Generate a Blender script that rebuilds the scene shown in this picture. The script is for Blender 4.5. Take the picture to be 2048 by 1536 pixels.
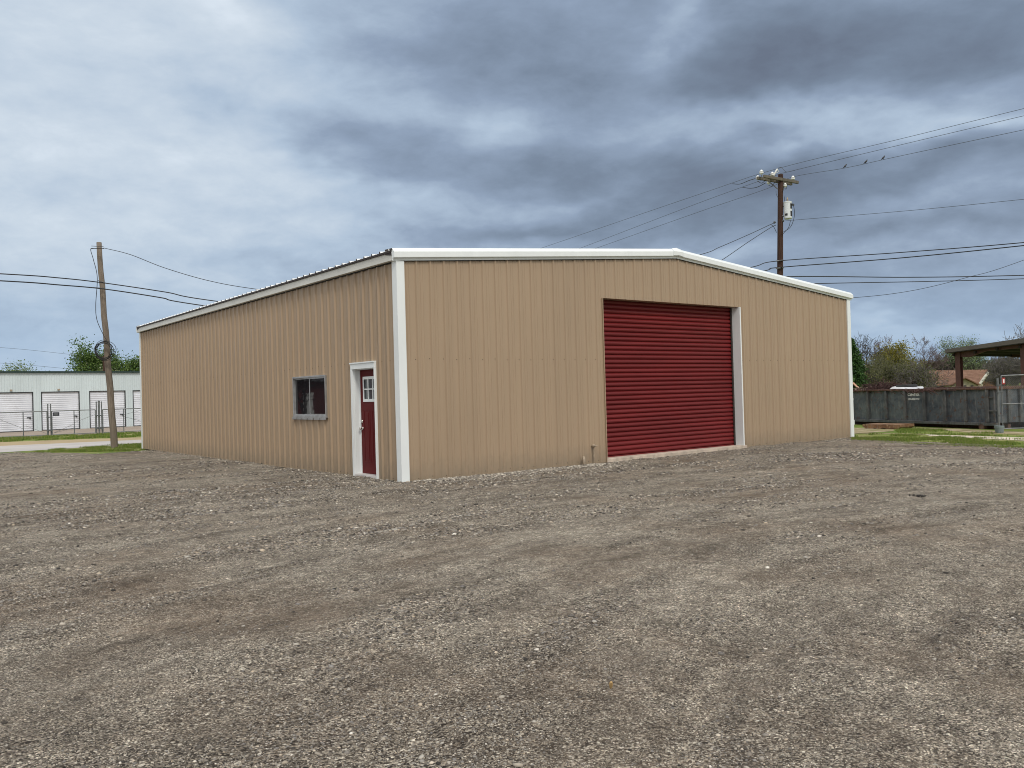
import bpy, math, random
import numpy as np
from mathutils import Vector, Matrix, noise as mnoise
random.seed(7); np.random.seed(7)
R_ = math.radians
for o in list(bpy.data.objects): bpy.data.objects.remove(o)
SC = bpy.context.scene
COL = SC.collection

# ------------------------------------------------------------------ camera
F = 1665.69
CX = np.array([0.78708, -0.61623, -0.02768]); CD = np.array([-0.01518, 0.02552, -0.99956]); CF = np.array([0.61666, 0.78715, 0.01073])
CAM = np.array([-7.7267, -13.1532, 1.55])
cd = bpy.data.cameras.new('camera'); cam = bpy.data.objects.new('camera', cd); COL.objects.link(cam)
cd.sensor_width = 36; cd.lens = F/2048*36; cd.clip_start = 0.1; cd.clip_end = 6000
M = Matrix(((CX[0], -CD[0], -CF[0], CAM[0]), (CX[1], -CD[1], -CF[1], CAM[1]), (CX[2], -CD[2], -CF[2], CAM[2]), (0, 0, 0, 1)))
cam.matrix_world = M
SC.camera = cam
def P(u, v, d):
    """world point that lies d metres deep in the view in the direction of photo pixel (u, v)"""
    q = CAM + CF*d + CX*((u-1024)/F*d) + CD*((v-768)/F*d)
    return Vector(q)
def G(u, v, z=-0.05):
    d = CF + CX*((u-1024)/F) + CD*((v-768)/F); t = (z-CAM[2])/d[2]
    return Vector(CAM + d*t)
def DEP(p): return float((np.array(p)-CAM) @ CF)

# ------------------------------------------------------------------ light and sky
SUN_EL, SUN_AZ = 47, 198      # azimuth measured clockwise from +Y
sd = bpy.data.lights.new('sun', 'SUN'); sun = bpy.data.objects.new('sun', sd); COL.objects.link(sun)
sd.energy = 1.6; sd.angle = R_(12); sd.color = (1.0, 0.93, 0.83)
sv = Vector((math.sin(R_(SUN_AZ))*math.cos(R_(SUN_EL)), math.cos(R_(SUN_AZ))*math.cos(R_(SUN_EL)), math.sin(R_(SUN_EL))))
sun.rotation_euler = (-sv).to_track_quat('-Z', 'Y').to_euler(); sun.location = (0, -20, 30)

W = bpy.data.worlds.new('World'); SC.world = W; W.use_nodes = True
nt = W.node_tree; nt.nodes.clear()
class NB:
    def __init__(s, nt): s.nt = nt
    def n(s, t, **k):
        x = s.nt.nodes.new(t)
        for a, b in k.items(): setattr(x, a, b)
        return x
    def link(s, a, b): s.nt.links.new(a, b)
    def val(s, inp, v):
        if hasattr(v, 'is_linked') or isinstance(v, bpy.types.NodeSocket): s.link(v, inp)
        else: inp.default_value = v
    def math(s, op, a, b=None, c=None, clamp=False):
        x = s.n('ShaderNodeMath', operation=op, use_clamp=clamp)
        s.val(x.inputs[0], a)
        if b is not None: s.val(x.inputs[1], b)
        if c is not None: s.val(x.inputs[2], c)
        return x.outputs[0]
    def mix(s, f, a, b, bt='MIX'):
        x = s.n('ShaderNodeMix', data_type='RGBA', blend_type=bt)
        s.val(x.inputs[0], f); s.val(x.inputs[6], a if not isinstance(a, tuple) else (*a[:3], 1)); s.val(x.inputs[7], b if not isinstance(b, tuple) else (*b[:3], 1))
        return x.outputs[2]
    def ramp(s, f, stops, interp='LINEAR'):
        x = s.n('ShaderNodeValToRGB'); cr = x.color_ramp; cr.interpolation = interp
        while len(cr.elements) < len(stops): cr.elements.new(0.5)
        for e, (p, c) in zip(cr.elements, stops):
            e.position = p; e.color = (*c, 1) if len(c) == 3 else c
        s.val(x.inputs[0], f); return x.outputs[0]
    def noise(s, vec, scale, detail=4, rough=0.55, dist=0, col=False):
        x = s.n('ShaderNodeTexNoise'); 
        if vec is not None: s.link(vec, x.inputs['Vector'])
        x.inputs['Scale'].default_value = scale; x.inputs['Detail'].default_value = detail
        x.inputs['Roughness'].default_value = rough; x.inputs['Distortion'].default_value = dist
        return x.outputs[1 if col else 0]
    def mapping(s, vec, sc=(1, 1, 1), rot=(0, 0, 0), loc=(0, 0, 0)):
        x = s.n('ShaderNodeMapping'); s.link(vec, x.inputs[0])
        x.inputs['Scale'].default_value = sc; x.inputs['Rotation'].default_value = rot; x.inputs['Location'].default_value = loc
        return x.outputs[0]
def srgb(r, g, b):
    f = lambda c: (c/255/12.92) if c/255 <= 0.04045 else ((c/255+0.055)/1.055)**2.4
    return (f(r), f(g), f(b))
N = NB(nt)
tc = N.n('ShaderNodeTexCoord').outputs['Generated']
sep = N.n('ShaderNodeSeparateXYZ'); N.link(tc, sep.inputs[0])
dx, dy, dz = sep.outputs
YAW = math.atan2(CF[0], CF[1])
# azimuth from the street corner's view axis (degrees) and elevation
rx = N.math('ADD', N.math('MULTIPLY', dx, math.cos(YAW)), N.math('MULTIPLY', dy, -math.sin(YAW)))
ry = N.math('ADD', N.math('MULTIPLY', dx, math.sin(YAW)), N.math('MULTIPLY', dy, math.cos(YAW)))
az = N.math('MULTIPLY', N.math('ARCTAN2', rx, ry), 57.29578)
el = N.math('MULTIPLY', N.math('ARCSINE', dz), 57.29578)
# cloud-deck coordinates: streaks get thinner to the horizon
den = N.math('ADD', N.math('MAXIMUM', dz, 0.0), 0.42)
cxy = N.n('ShaderNodeCombineXYZ'); N.link(N.math('DIVIDE', rx, den), cxy.inputs[0]); N.link(N.math('DIVIDE', ry, den), cxy.inputs[1]); N.link(N.math('MULTIPLY', dz, 2.0), cxy.inputs[2])
deck = cxy.outputs[0]
warp = N.noise(deck, 2.6, 4, 0.55, 0.3, col=True)
ws = N.n('ShaderNodeSeparateXYZ'); N.link(warp, ws.inputs[0])
azw = N.math('ADD', az, N.math('MULTIPLY', N.math('SUBTRACT', ws.outputs[0], 0.5), 14))
elw = N.math('ADD', el, N.math('MULTIPLY', N.math('SUBTRACT', ws.outputs[1], 0.5), 7.5))
def AE(u, v):
    d = CF + CX*((u-1024)/F) + CD*((v-768)/F); d = d/np.linalg.norm(d)
    x = d[0]*math.cos(YAW)-d[1]*math.sin(YAW); y = d[0]*math.sin(YAW)+d[1]*math.cos(YAW)
    return math.degrees(math.atan2(x, y)), math.degrees(math.asin(d[2]))
# base: thin bright cloud to the left, heavy cloud to the right of the view
mr = N.n('ShaderNodeMapRange', interpolation_type='SMOOTHSTEP'); N.link(azw, mr.inputs[0])
mr.inputs[1].default_value = -27; mr.inputs[2].default_value = 14; mr.inputs[3].default_value = 0.19; mr.inputs[4].default_value = 0.66
mb = N.n('ShaderNodeMapRange', interpolation_type='SMOOTHSTEP'); N.link(N.math('ABSOLUTE', az), mb.inputs[0])
mb.inputs[1].default_value = 50; mb.inputs[2].default_value = 110; mb.inputs[3].default_value = 0; mb.inputs[4].default_value = 1
D = N.math('MULTIPLY', mr.outputs[0], N.math('SUBTRACT', 1, N.math('MULTIPLY', mb.outputs[0], 0.75)))
# (pixel u, v, half width, half height in pixels, tilt deg, weight)  >0 darker  <0 brighter
blobs = [(600, 262, 250, 55, 12, .10), (430, 30, 110, 26, 10, -.12), (660, 50, 170, 60, 20, .02), (920, 120, 240, 90, 10, .16),
 (1320, 80, 55, 65, 0, -.26), (1040, 268, 80, 34, 0, -.24), (620, 350, 330, 30, 4, -.14), (860, 190, 90, 40, 10, -.12),
 (1640, 115, 300, 80, 6, .15), (1950, 150, 220, 60, -8, .16), (1500, 150, 170, 50, -8, .15), (1640, 232, 330, 38, 3, -.40), (1980, 250, 110, 16, 14, -.24),
 (1000, 400, 260, 40, 5, -.06), (720, 290, 190, 44, 6, .14), (1280, 372, 330, 62, 4, .24), (1850, 320, 300, 28, 5, .14), (1500, 330, 150, 50, 0, .14),
 (1180, 385, 140, 22, -10, -.14), (1480, 470, 240, 22, -2, -.24), (1000, 462, 190, 24, 2, .24), (1880, 380, 200, 26, 5, -.12),
 (1900, 430, 240, 26, 2, .12), (1900, 655, 260, 24, 4, -.38), (1850, 560, 260, 40, 2, -.08), (1800, 495, 260, 22, 2, -.10), (1980, 640, 140, 10, 8, .06),
 (100, 640, 420, 95, 0, .20), (300, 560, 220, 14, 3, -.05), (120, 320, 160, 60, 0, .06), (150, 90, 200, 80, 0, -.05), (1850, 60, 300, 30, 4, .04), (470, 520, 160, 20, 4, .08)]
for (u, v, su, sw, ti, w) in blobs:
    a0, e0 = AE(u, v); sa, se = su/F*57.3, sw/F*57.3; t = R_(ti)
    da = N.math('SUBTRACT', azw, a0); de = N.math('SUBTRACT', elw, e0)
    p = N.math('MULTIPLY', N.math('ADD', N.math('MULTIPLY', da, math.cos(t)), N.math('MULTIPLY', de, -math.sin(t))), 1/sa)
    q = N.math('MULTIPLY', N.math('ADD', N.math('MULTIPLY', da, math.sin(t)), N.math('MULTIPLY', de, math.cos(t))), 1/se)
    g = N.math('EXPONENT', N.math('MULTIPLY', N.math('ADD', N.math('MULTIPLY', p, p), N.math('MULTIPLY', q, q)), -0.8))
    D = N.math('MULTIPLY_ADD', g, w, D)
n1 = N.noise(deck, 3.8, 8, 0.56, 0.35); n2 = N.noise(deck, 12.0, 6, 0.6, 0.2)
D = N.math('ADD', D, N.math('MULTIPLY', N.math('SUBTRACT', n1, 0.5), 0.44))
D = N.math('ADD', D, N.math('MULTIPLY', N.math('SUBTRACT', n2, 0.5), 0.32))
ccol = N.ramp(D, [(0, srgb(216, 226, 236)), (.14, srgb(198, 210, 222)), (.36, srgb(171, 188, 207)), (.58, srgb(140, 156, 178)), (.80, srgb(117, 131, 150)), (1, srgb(101, 111, 128))])
hz = N.n('ShaderNodeMapRange', interpolation_type='SMOOTHSTEP'); N.link(el, hz.inputs[0])
hz.inputs[1].default_value = 0; hz.inputs[2].default_value = 9; hz.inputs[3].default_value = 0.68; hz.inputs[4].default_value = 0
ccol = N.mix(hz.outputs[0], ccol, srgb(156, 182, 211))
# brighter deck overhead and behind the viewer
bk = N.n('ShaderNodeMapRange', interpolation_type='SMOOTHSTEP'); N.link(N.math('ABSOLUTE', az), bk.inputs[0])
bk.inputs[1].default_value = 45; bk.inputs[2].default_value = 120; bk.inputs[3].default_value = 1.0; bk.inputs[4].default_value = 1.25
zt = N.n('ShaderNodeMapRange', interpolation_type='SMOOTHSTEP'); N.link(el, zt.inputs[0])
zt.inputs[1].default_value = 27; zt.inputs[2].default_value = 55; zt.inputs[3].default_value = 1.0; zt.inputs[4].default_value = 1.7
gain = N.math('MULTIPLY', N.math('MULTIPLY', bk.outputs[0], zt.outputs[0]), 10.6)
hi = N.n('ShaderNodeMapRange', interpolation_type='SMOOTHSTEP'); N.link(el, hi.inputs[0])
hi.inputs[1].default_value = 26; hi.inputs[2].default_value = 45; hi.inputs[3].default_value = 0; hi.inputs[4].default_value = 1
bh = N.n('ShaderNodeMapRange', interpolation_type='SMOOTHSTEP'); N.link(N.math('ABSOLUTE', az), bh.inputs[0])
bh.inputs[1].default_value = 50; bh.inputs[2].default_value = 100; bh.inputs[3].default_value = 0; bh.inputs[4].default_value = 1
ccol = N.mix(N.math('MULTIPLY', N.math('MAXIMUM', hi.outputs[0], bh.outputs[0]), 0.85), ccol, (0.62, 0.60, 0.57))
gc = N.n('ShaderNodeVectorMath', operation='SCALE'); N.link(ccol, gc.inputs[0]); N.link(gain, gc.inputs[3])
sky = N.n('ShaderNodeTexSky', sky_type='NISHITA'); sky.sun_disc = False; sky.sun_elevation = R_(SUN_EL); sky.sun_rotation = R_(SUN_AZ); sky.dust_density = 2.0
fin = N.mix(0.94, sky.outputs[0], gc.outputs[0])
bg = N.n('ShaderNodeBackground'); N.link(fin, bg.inputs[0]); bg.inputs[1].default_value = 0.1
ow = N.n('ShaderNodeOutputWorld'); N.link(bg.outputs[0], ow.inputs[0])
SC.view_settings.view_transform = 'Standard'; SC.view_settings.look = 'None'; SC.view_settings.gamma = 1; SC.view_settings.exposure = 0.07
SC.render.engine = 'CYCLES'; SC.cycles.filter_width = 1.0; SC.cycles.max_bounces = 6; SC.cycles.diffuse_bounces = 3

# ------------------------------------------------------------------ helpers
ORG = {}
def empty(name, loc, label, cat, group=None):
    o = bpy.data.objects.new(name, None); COL.objects.link(o); o.location = loc; o.empty_display_size = 0.3
    o['label'] = label; o['category'] = cat
    if group: o['group'] = group
    ORG[o.name] = Vector(loc); return o
def root_org(p):
    while p is not None:
        if p.parent is None: return ORG.get(p.name, Vector((0, 0, 0)))
        p = p.parent
    return Vector((0, 0, 0))
def tag(o, label=None, cat=None, group=None, kind=None):
    if label: o['label'] = label
    if cat: o['category'] = cat
    if group: o['group'] = group
    if kind: o['kind'] = kind
    return o
class MB:
    def __init__(s): s.v = []; s.f = []; s.m = []; s.mi = 0
    def add(s, vs, fs):
        b = len(s.v); s.v += [tuple(v) for v in vs]; s.f += [tuple(i+b for i in f) for f in fs]; s.m += [s.mi]*len(fs); return s
    def box(s, a, b, ax=None):
        """axis box from a to b, or oriented: a=centre, b=half sizes, ax=(x,y,z axes)"""
        if ax is None:
            x0, y0, z0 = a; x1, y1, z1 = b
            vs = [(x, y, z) for x in (x0, x1) for y in (y0, y1) for z in (z0, z1)]
        else:
            c = Vector(a); X, Y, Z = [Vector(q) for q in ax]
            vs = [c + X*(b[0]*i) + Y*(b[1]*j) + Z*(b[2]*k) for i in (-1, 1) for j in (-1, 1) for k in (-1, 1)]
        return s.add(vs, [(0, 1, 3, 2), (4, 6, 7, 5), (0, 4, 5, 1), (2, 3, 7, 6), (0, 2, 6, 4), (1, 5, 7, 3)])
    def tube(s, pts, r, n=8, cap=True):
        pts = [Vector(p) for p in pts]; rs = r if isinstance(r, (list, tuple)) else [r]*len(pts)
        vs = []; fs = []
        prev = None
        for i, p in enumerate(pts):
            t = (pts[min(i+1, len(pts)-1)] - pts[max(i-1, 0)]).normalized()
            if prev is None:
                a = t.cross(Vector((0, 0, 1)))
                if a.length < 0.05: a = t.cross(Vector((1, 0, 0)))
            else: a = prev - t*prev.dot(t)
            a.normalize(); prev = a; b = t.cross(a)
            for k in range(n):
                w = 2*math.pi*k/n; vs.append(p + (a*math.cos(w)+b*math.sin(w))*rs[i])
        for i in range(len(pts)-1):
            for k in range(n):
                k2 = (k+1) % n; fs.append((i*n+k, i*n+k2, (i+1)*n+k2, (i+1)*n+k))
        if cap: fs.append(tuple(range(n-1, -1, -1))); fs.append(tuple((len(pts)-1)*n+k for k in range(n)))
        return s.add(vs, fs)
    def lathe(s, c, prof, ax=(0, 0, 1), n=16):
        """prof: list of (height, radius) along ax from c"""
        c = Vector(c); ax = Vector(ax).normalized()
        return s.tube([c + ax*h for h, _ in prof], [max(r, 0.0005) for _, r in prof], n) if all(prof[i][0] < prof[i+1][0] for i in range(len(prof)-1)) else s._lathe(c, prof, ax, n)
    def _lathe(s, c, prof, ax, n):
        a = ax.cross(Vector((0, 0, 1)))
        if a.length < 0.05: a = ax.cross(Vector((1, 0, 0)))
        a.normalize(); b = ax.cross(a); vs = []; fs = []
        for h, r in prof:
            for k in range(n):
                w = 2*math.pi*k/n; vs.append(c + ax*h + (a*math.cos(w)+b*math.sin(w))*max(r, 0.0005))
        for i in range(len(prof)-1):
            for k in range(n): k2 = (k+1) % n; fs.append((i*n+k, i*n+k2, (i+1)*n+k2, (i+1)*n+k))
        fs.append(tuple(range(n-1, -1, -1))); fs.append(tuple((len(prof)-1)*n+k for k in range(n)))
        return s.add(vs, fs)
    def prism(s, poly, vec):
        """closed polygon (3D points) swept by vec"""
        n = len(poly); v = Vector(vec); p = [Vector(q) for q in poly]
        fs = [tuple(range(n-1, -1, -1)), tuple(range(n, 2*n))] + [(i, (i+1) % n, n+(i+1) % n, n+i) for i in range(n)]
        return s.add(p + [q+v for q in p], fs)
    def build(s, name, mat, parent=None, smooth=False, bevel=0):
        me = bpy.data.meshes.new(name); off = root_org(parent) if parent else Vector((0, 0, 0))
        me.from_pydata([(x-off.x, y-off.y, z-off.z) for x, y, z in s.v], [], s.f)
        mats = mat if isinstance(mat, (list, tuple)) else [mat]
        for q in mats: me.materials.append(q)
        if len(mats) > 1: me.polygons.foreach_set('material_index', s.m)
        if smooth: me.polygons.foreach_set('use_smooth', [True]*len(me.polygons))
        me.update()
        o = bpy.data.objects.new(name, me); COL.objects.link(o)
        if parent: o.parent = parent
        if bevel:
            md = o.modifiers.new('b', 'BEVEL'); md.width = bevel; md.segments = 2; md.limit_method = 'ANGLE'
        return o
def npmesh(name, V, Fa, mat, parent=None, smooth=False):
    me = bpy.data.meshes.new(name); n = len(Fa); k = Fa.shape[1]
    off = np.array(root_org(parent)) if parent else np.zeros(3)
    V = (V-off).astype(np.float32)
    me.vertices.add(len(V)); me.vertices.foreach_set('co', V.ravel())
    me.loops.add(n*k); me.loops.foreach_set('vertex_index', Fa.astype(np.int32).ravel())
    me.polygons.add(n); me.polygons.foreach_set('loop_start', np.arange(n, dtype=np.int32)*k)
    me.polygons.foreach_set('loop_total', np.full(n, k, dtype=np.int32))
    if smooth: me.polygons.foreach_set('use_smooth', np.ones(n, dtype=bool))
    for q in (mat if isinstance(mat, (list, tuple)) else [mat]): me.materials.append(q)
    me.update(calc_edges=True)
    o = bpy.data.objects.new(name, me); COL.objects.link(o)
    if parent: o.parent = parent
    return o
_lat = np.random.RandomState(3).rand(512, 512)
def vnoise(x, y):
    xi = np.floor(x).astype(int); yi = np.floor(y).astype(int); fx = x-xi; fy = y-yi
    fx = fx*fx*(3-2*fx); fy = fy*fy*(3-2*fy); g = lambda a, b: _lat[a % 512, b % 512]
    return (g(xi, yi)*(1-fx)+g(xi+1, yi)*fx)*(1-fy) + (g(xi, yi+1)*(1-fx)+g(xi+1, yi+1)*fx)*fy
def fbm(x, y, o=4, r=0.5):
    t = 0; a = 1; s = 0
    for i in range(o): t = t + a*vnoise(x*2**i+17*i, y*2**i+31*i); s += a; a *= r
    return t/s

# ------------------------------------------------------------------ materials
def mat(name, col, rough=0.6, metal=0.0, spec=0.5, var=0.08, vscale=1.5, bump=0.0, bscale=40, vcol=None, stretch=(1, 1, 1)):
    m = bpy.data.materials.new(name); m.use_nodes = True; t = m.node_tree; B = NB(t)
    p = t.nodes['Principled BSDF']; p.inputs['Roughness'].default_value = rough; p.inputs['Metallic'].default_value = metal
    p.inputs['Specular IOR Level'].default_value = spec
    co = B.n('ShaderNodeTexCoord').outputs['Object']; co = B.mapping(co, stretch)
    n = B.noise(co, vscale, 6, 0.6)
    f = B.math('MULTIPLY_ADD', B.math('SUBTRACT', n, 0.5), 2.4, 0.5, clamp=True)
    c2 = vcol if vcol else tuple(min(1, c*(1+var*2)) for c in col); c1 = tuple(c*(1-var*2) for c in col) if not vcol else col
    B.link(B.mix(f, c1, c2), p.inputs['Base Color'])
    if bump:
        bn = B.n('ShaderNodeBump'); bn.inputs['Strength'].default_value = bump; bn.inputs['Distance'].default_value = 0.01
        B.link(B.noise(co, bscale, 5, 0.6), bn.inputs['Height']); B.link(bn.outputs[0], p.inputs['Normal'])
    return m
def island_mat(name, stops, rough=0.8, spec=0.3, noise_amt=0.0, trans=0.0, transcol=None):
    m = bpy.data.materials.new(name); m.use_nodes = True; t = m.node_tree; B = NB(t); p = t.nodes['Principled BSDF']
    p.inputs['Roughness'].default_value = rough; p.inputs['Specular IOR Level'].default_value = spec
    g = B.n('ShaderNodeNewGeometry'); c = B.ramp(g.outputs['Random Per Island'], stops)
    B.link(c, p.inputs['Base Color'])
    if trans:
        tr = B.n('ShaderNodeBsdfTranslucent'); B.link(c, tr.inputs[0]); mx = B.n('ShaderNodeMixShader'); mx.inputs[0].default_value = trans
        B.link(p.outputs[0], mx.inputs[1]); B.link(tr.outputs[0], mx.inputs[2]); B.link(mx.outputs[0], t.nodes['Material Output'].inputs[0])
    return m
def siding(name, col, hor, dirt=True, rough=0.42):
    """painted ribbed steel: each 0.914 m sheet a touch different, faint vertical streaks, dust low down"""
    m = bpy.data.materials.new(name); m.use_nodes = True; t = m.node_tree; B = NB(t); p = t.nodes['Principled BSDF']
    p.inputs['Roughness'].default_value = rough; p.inputs['Specular IOR Level'].default_value = 0.45
    co = B.n('ShaderNodeTexCoord').outputs['Object']; sp = B.n('ShaderNodeSeparateXYZ'); B.link(co, sp.inputs[0])
    u = sp.outputs[hor]; z = sp.outputs[2]
    idx = B.math('FLOOR', B.math('DIVIDE', u, 0.9144)); wn = B.n('ShaderNodeTexWhiteNoise', noise_dimensions='1D'); B.link(idx, wn.inputs['W'])
    st = B.noise(B.mapping(co, (3, 3, 0.12)), 2.2, 5, 0.6); bl = B.noise(co, 0.35, 3, 0.5)
    v = B.math('ADD', B.math('MULTIPLY', wn.outputs[0], 0.045), B.math('ADD', B.math('MULTIPLY', st, 0.20), B.math('MULTIPLY', bl, 0.20)))
    v = B.math('ADD', v, 0.765)
    vm = B.n('ShaderNodeVectorMath', operation='SCALE'); vm.inputs[0].default_value = col; B.link(v, vm.inputs[3])
    out = vm.outputs[0]
    if dirt:
        dn = B.noise(B.mapping(co, (2, 2, 1)), 5, 5, 0.7); dm = B.math('MULTIPLY', B.math('SUBTRACT', B.math('ADD', 0.02, B.math('MULTIPLY', dn, 0.75)), z, clamp=True), 2.2, clamp=True)
        out = B.mix(dm, out, (0.25, 0.20, 0.145))
    hue = B.noise(B.mapping(co, (6, 6, 0.08), loc=(9, 4, 2)), 1.3, 3, 0.5)
    out = B.mix(B.math('MULTIPLY', hue, 0.25), out, (col[0]*0.90, col[1]*0.95, col[2]*0.92))
    B.link(out, p.inputs['Base Color'])
    bn = B.n('ShaderNodeBump'); bn.inputs['Strength'].default_value = 0.35; bn.inputs['Distance'].default_value = 0.02
    B.link(B.noise(B.mapping(co, (3, 3, 0.6)), 1.2, 2, 0.4), bn.inputs['Height']); B.link(bn.outputs[0], p.inputs['Normal'])
    rn = B.noise(co, 3, 4, 0.6); B.link(B.math('MULTIPLY_ADD', rn, 0.25, rough-0.12), p.inputs['Roughness'])
    return m
TAN = (0.357, 0.2655, 0.182)
m_tanx = siding('tan_siding_front', TAN, 0); m_tany = siding('tan_siding_side', TAN, 1)
m_screw = mat('screw', (0.10, 0.075, 0.05), 0.5)
m_white = mat('white_trim', (0.74, 0.785, 0.80), 0.38, var=0.03, vscale=2, stretch=(1, 1, .3))
m_cream = mat('eave_trim', (0.62, 0.62, 0.58), 0.42, var=0.05, vscale=1.2)
m_roof = mat('roof_white', (0.72, 0.74, 0.75), 0.4, var=0.05, vscale=0.8)
m_dark = mat('dark_brown_edge', (0.028, 0.018, 0.015), 0.6)
m_nearblack = mat('near_black', (0.012, 0.011, 0.010), 0.8)
m_red = mat('roll_red', (0.140, 0.0125, 0.0140), 0.45, spec=0.3, var=0.10, vscale=0.9, stretch=(0.4, 1, 3))
m_door = mat('door_red', (0.098, 0.0060, 0.0075), 0.5, spec=0.15, var=0.05, vscale=1.2, bump=0.05)
m_alu = mat('aluminium', (0.42, 0.43, 0.44), 0.4, metal=0.7, var=0.12, vscale=6, bump=0.1)
m_chrome = mat('satin_nickel', (0.6, 0.58, 0.55), 0.25, metal=1)
m_fnd = mat('foundation_concrete', (0.16, 0.14, 0.12), 0.9, var=0.15, vscale=4)
m_conc = mat('concrete_lip', (0.47, 0.40, 0.33), 0.85, var=0.16, vscale=5, bump=0.4)
def glassmat(name, col, rough=0.03, spec=1.0):
    m = bpy.data.materials.new(name); m.use_nodes = True; p = m.node_tree.nodes['Principled BSDF']
    p.inputs['Base Color'].default_value = (*col, 1); p.inputs['Roughness'].default_value = rough; p.inputs['Specular IOR Level'].default_value = spec
    B = NB(m.node_tree); co = B.n('ShaderNodeTexCoord').outputs['Object']
    bn = B.n('ShaderNodeBump'); bn.inputs['Strength'].default_value = 0.06; bn.inputs['Distance'].default_value = 0.01
    B.link(B.noise(co, 2.5, 2, 0.5), bn.inputs['Height']); B.link(bn.outputs[0], p.inputs['Normal'])
    return m
m_glass = glassmat('window_glass', (0.010, 0.011, 0.014), 0.02, 0.55)
m_glass2 = glassmat('door_glass', (0.055, 0.065, 0.075), 0.15)

# ------------------------------------------------------------------ ground
def lot_edge(x, y):
    """>0 inside the gravel lot (metres from its edge)"""
    # left/back edge
    e1 = np.where(x > -2.2, 16.9-y + (x+0.4)*0.15, 20.7-y+(x+3.8)*0.05)
    e1 = np.where((x > -3.4) & (x <= -1.6), 16.9+(-1.6-x)/1.8*3.6 - y, e1)
    t = np.clip((0-y)/6.0, -3, 3)
    e2 = (15.65-1.75*np.clip(t, 0, 1)-0.12*np.clip(-y-6, 0, 40)) - x
    return np.minimum(np.minimum(e1, e2), x+44)
def lot_h(x, y):
    e = lot_edge(x, y) + (fbm(x*1.1, y*1.1, 3)-0.5)*1.3
    base = np.clip(e/1.2, -1, 1)
    z = -0.022 + 0.022*np.exp(-((x)**2+(y)**2)/20) + 0.042*(base-1)
    # wheel tracks swing round in wide arcs about a point behind the viewer
    w = np.hypot(x+0.3, y+21.7); s = np.arctan2(y+21.7, x+0.3)*14
    s2 = s + 5*fbm(x*0.05, y*0.05, 2); w2 = w + 3.4*fbm(x*0.10+5, y*0.10, 2)
    ruts = fbm(s2*0.17, w2*1.5, 4, 0.55)-0.5
    z = z + ruts*0.075*np.clip(e/2, 0, 1) + (fbm(x*3.0, y*3.0, 3)-0.5)*0.014*np.clip(e, 0, 1)
    loose = 0.62*fbm(s2*0.22+9, w2*1.9+3, 5, 0.66) + 0.38*fbm(x*0.9, y*0.9, 4, 0.6)
    loose = np.clip(0.5+(loose-0.5)*1.75, 0, 1)
    global STRK
    k1 = 0.8*fbm(s2*0.9+3, w2*3.6, 4, 0.65)+0.2*fbm(x*3, y*3, 3); k2 = fbm(s2*0.2, w2*0.7+8, 3, 0.5)
    STRK = np.clip((k1-0.53)*7, 0, 1)*np.clip((k2-0.36)*4.5, 0, 1)*np.clip(e, 0, 1)
    z = z + STRK*0.012
    global MOT
    MOT = np.clip(0.5+(0.6*fbm(s2*1.1+31, w2*4.2+5, 5, 0.68)+0.4*fbm(x*3.1, y*3.1, 4, 0.65)-0.5)*3.1, 0, 1)
    z = z + (MOT-0.5)*0.012*np.clip(e, 0, 1)
    z = np.where(e > 0.4, np.maximum(z, -0.046), z) - 0.016*np.exp(-(x/0.5)**2)*np.clip((y-2.5)/2.5, 0, 1)*0
    return z, loose, ruts, e
xs = np.concatenate([np.arange(-44, -12, 0.4), np.arange(-12, 3, 0.05), np.arange(3, 17.2, 0.11)])
ys = np.concatenate([np.arange(-60, -14, 0.5), np.arange(-14, -2, 0.05), np.arange(-2, 22, 0.11)])
XX, YY = np.meshgrid(xs, ys, indexing='ij')
ZZ, LO, RU, EE = lot_h(XX, YY); SK = STRK; MO_ = MOT
ZZ = np.where((XX > 0.3) & (YY > 0.3) & (XX < 15) & (YY < 17.3), -0.12, ZZ)
nx, ny = XX.shape; idx = np.arange(nx*ny).reshape(nx, ny)
FF = np.stack([idx[:-1, :-1], idx[1:, :-1], idx[1:, 1:], idx[:-1, 1:]], -1).reshape(-1, 4)
keep = (EE[:-1, :-1] > -1.6).reshape(-1); FF = FF[keep]
m_grav = bpy.data.materials.new('gravel'); m_grav.use_nodes = True; t = m_grav.node_tree; B = NB(t); p = t.nodes['Principled BSDF']
p.inputs['Roughness'].default_value = 0.9; p.inputs['Specular IOR Level'].default_value = 0.25
co = B.n('ShaderNodeTexCoord').outputs['Object']
at = B.n('ShaderNodeAttribute', attribute_name='loose'); lo = at.outputs['Fac']
def voro(sc, out='Color'):
    v = B.n('ShaderNodeTexVoronoi'); v.inputs['Scale'].default_value = sc; B.link(wv, v.inputs['Vector']); return v
wv = B.n('ShaderNodeVectorMath', operation='MULTIPLY_ADD'); nn = B.noise(co, 30, 2, 0.5, col=True); B.link(nn, wv.inputs[0]); wv.inputs[1].default_value = (0.012, 0.012, 0.012); B.link(co, wv.inputs[2]); wv = wv.outputs[0]
va, vb, vc = voro(96), voro(165), voro(46)
def chan(v):
    s = B.n('ShaderNodeSeparateColor'); B.link(v.outputs['Color'], s.inputs[0]); return s.outputs
stops = [(0, (0.020, 0.017, 0.015)), (.22, (0.075, 0.064, 0.053)), (.44, (0.175, 0.153, 0.128)), (.62, (0.255, 0.235, 0.21)), (.78, (0.37, 0.325, 0.262)), (.92, (0.56, 0.52, 0.45)), (1, (0.82, 0.79, 0.71))]
ca = B.ramp(chan(va)[0], stops); cb = B.ramp(chan(vb)[0], stops)
sel = B.math('GREATER_THAN', chan(va)[1], B.math('SUBTRACT', 0.85, B.math('MULTIPLY', lo, 0.8)))
col = B.mix(sel, cb, ca)
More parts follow.
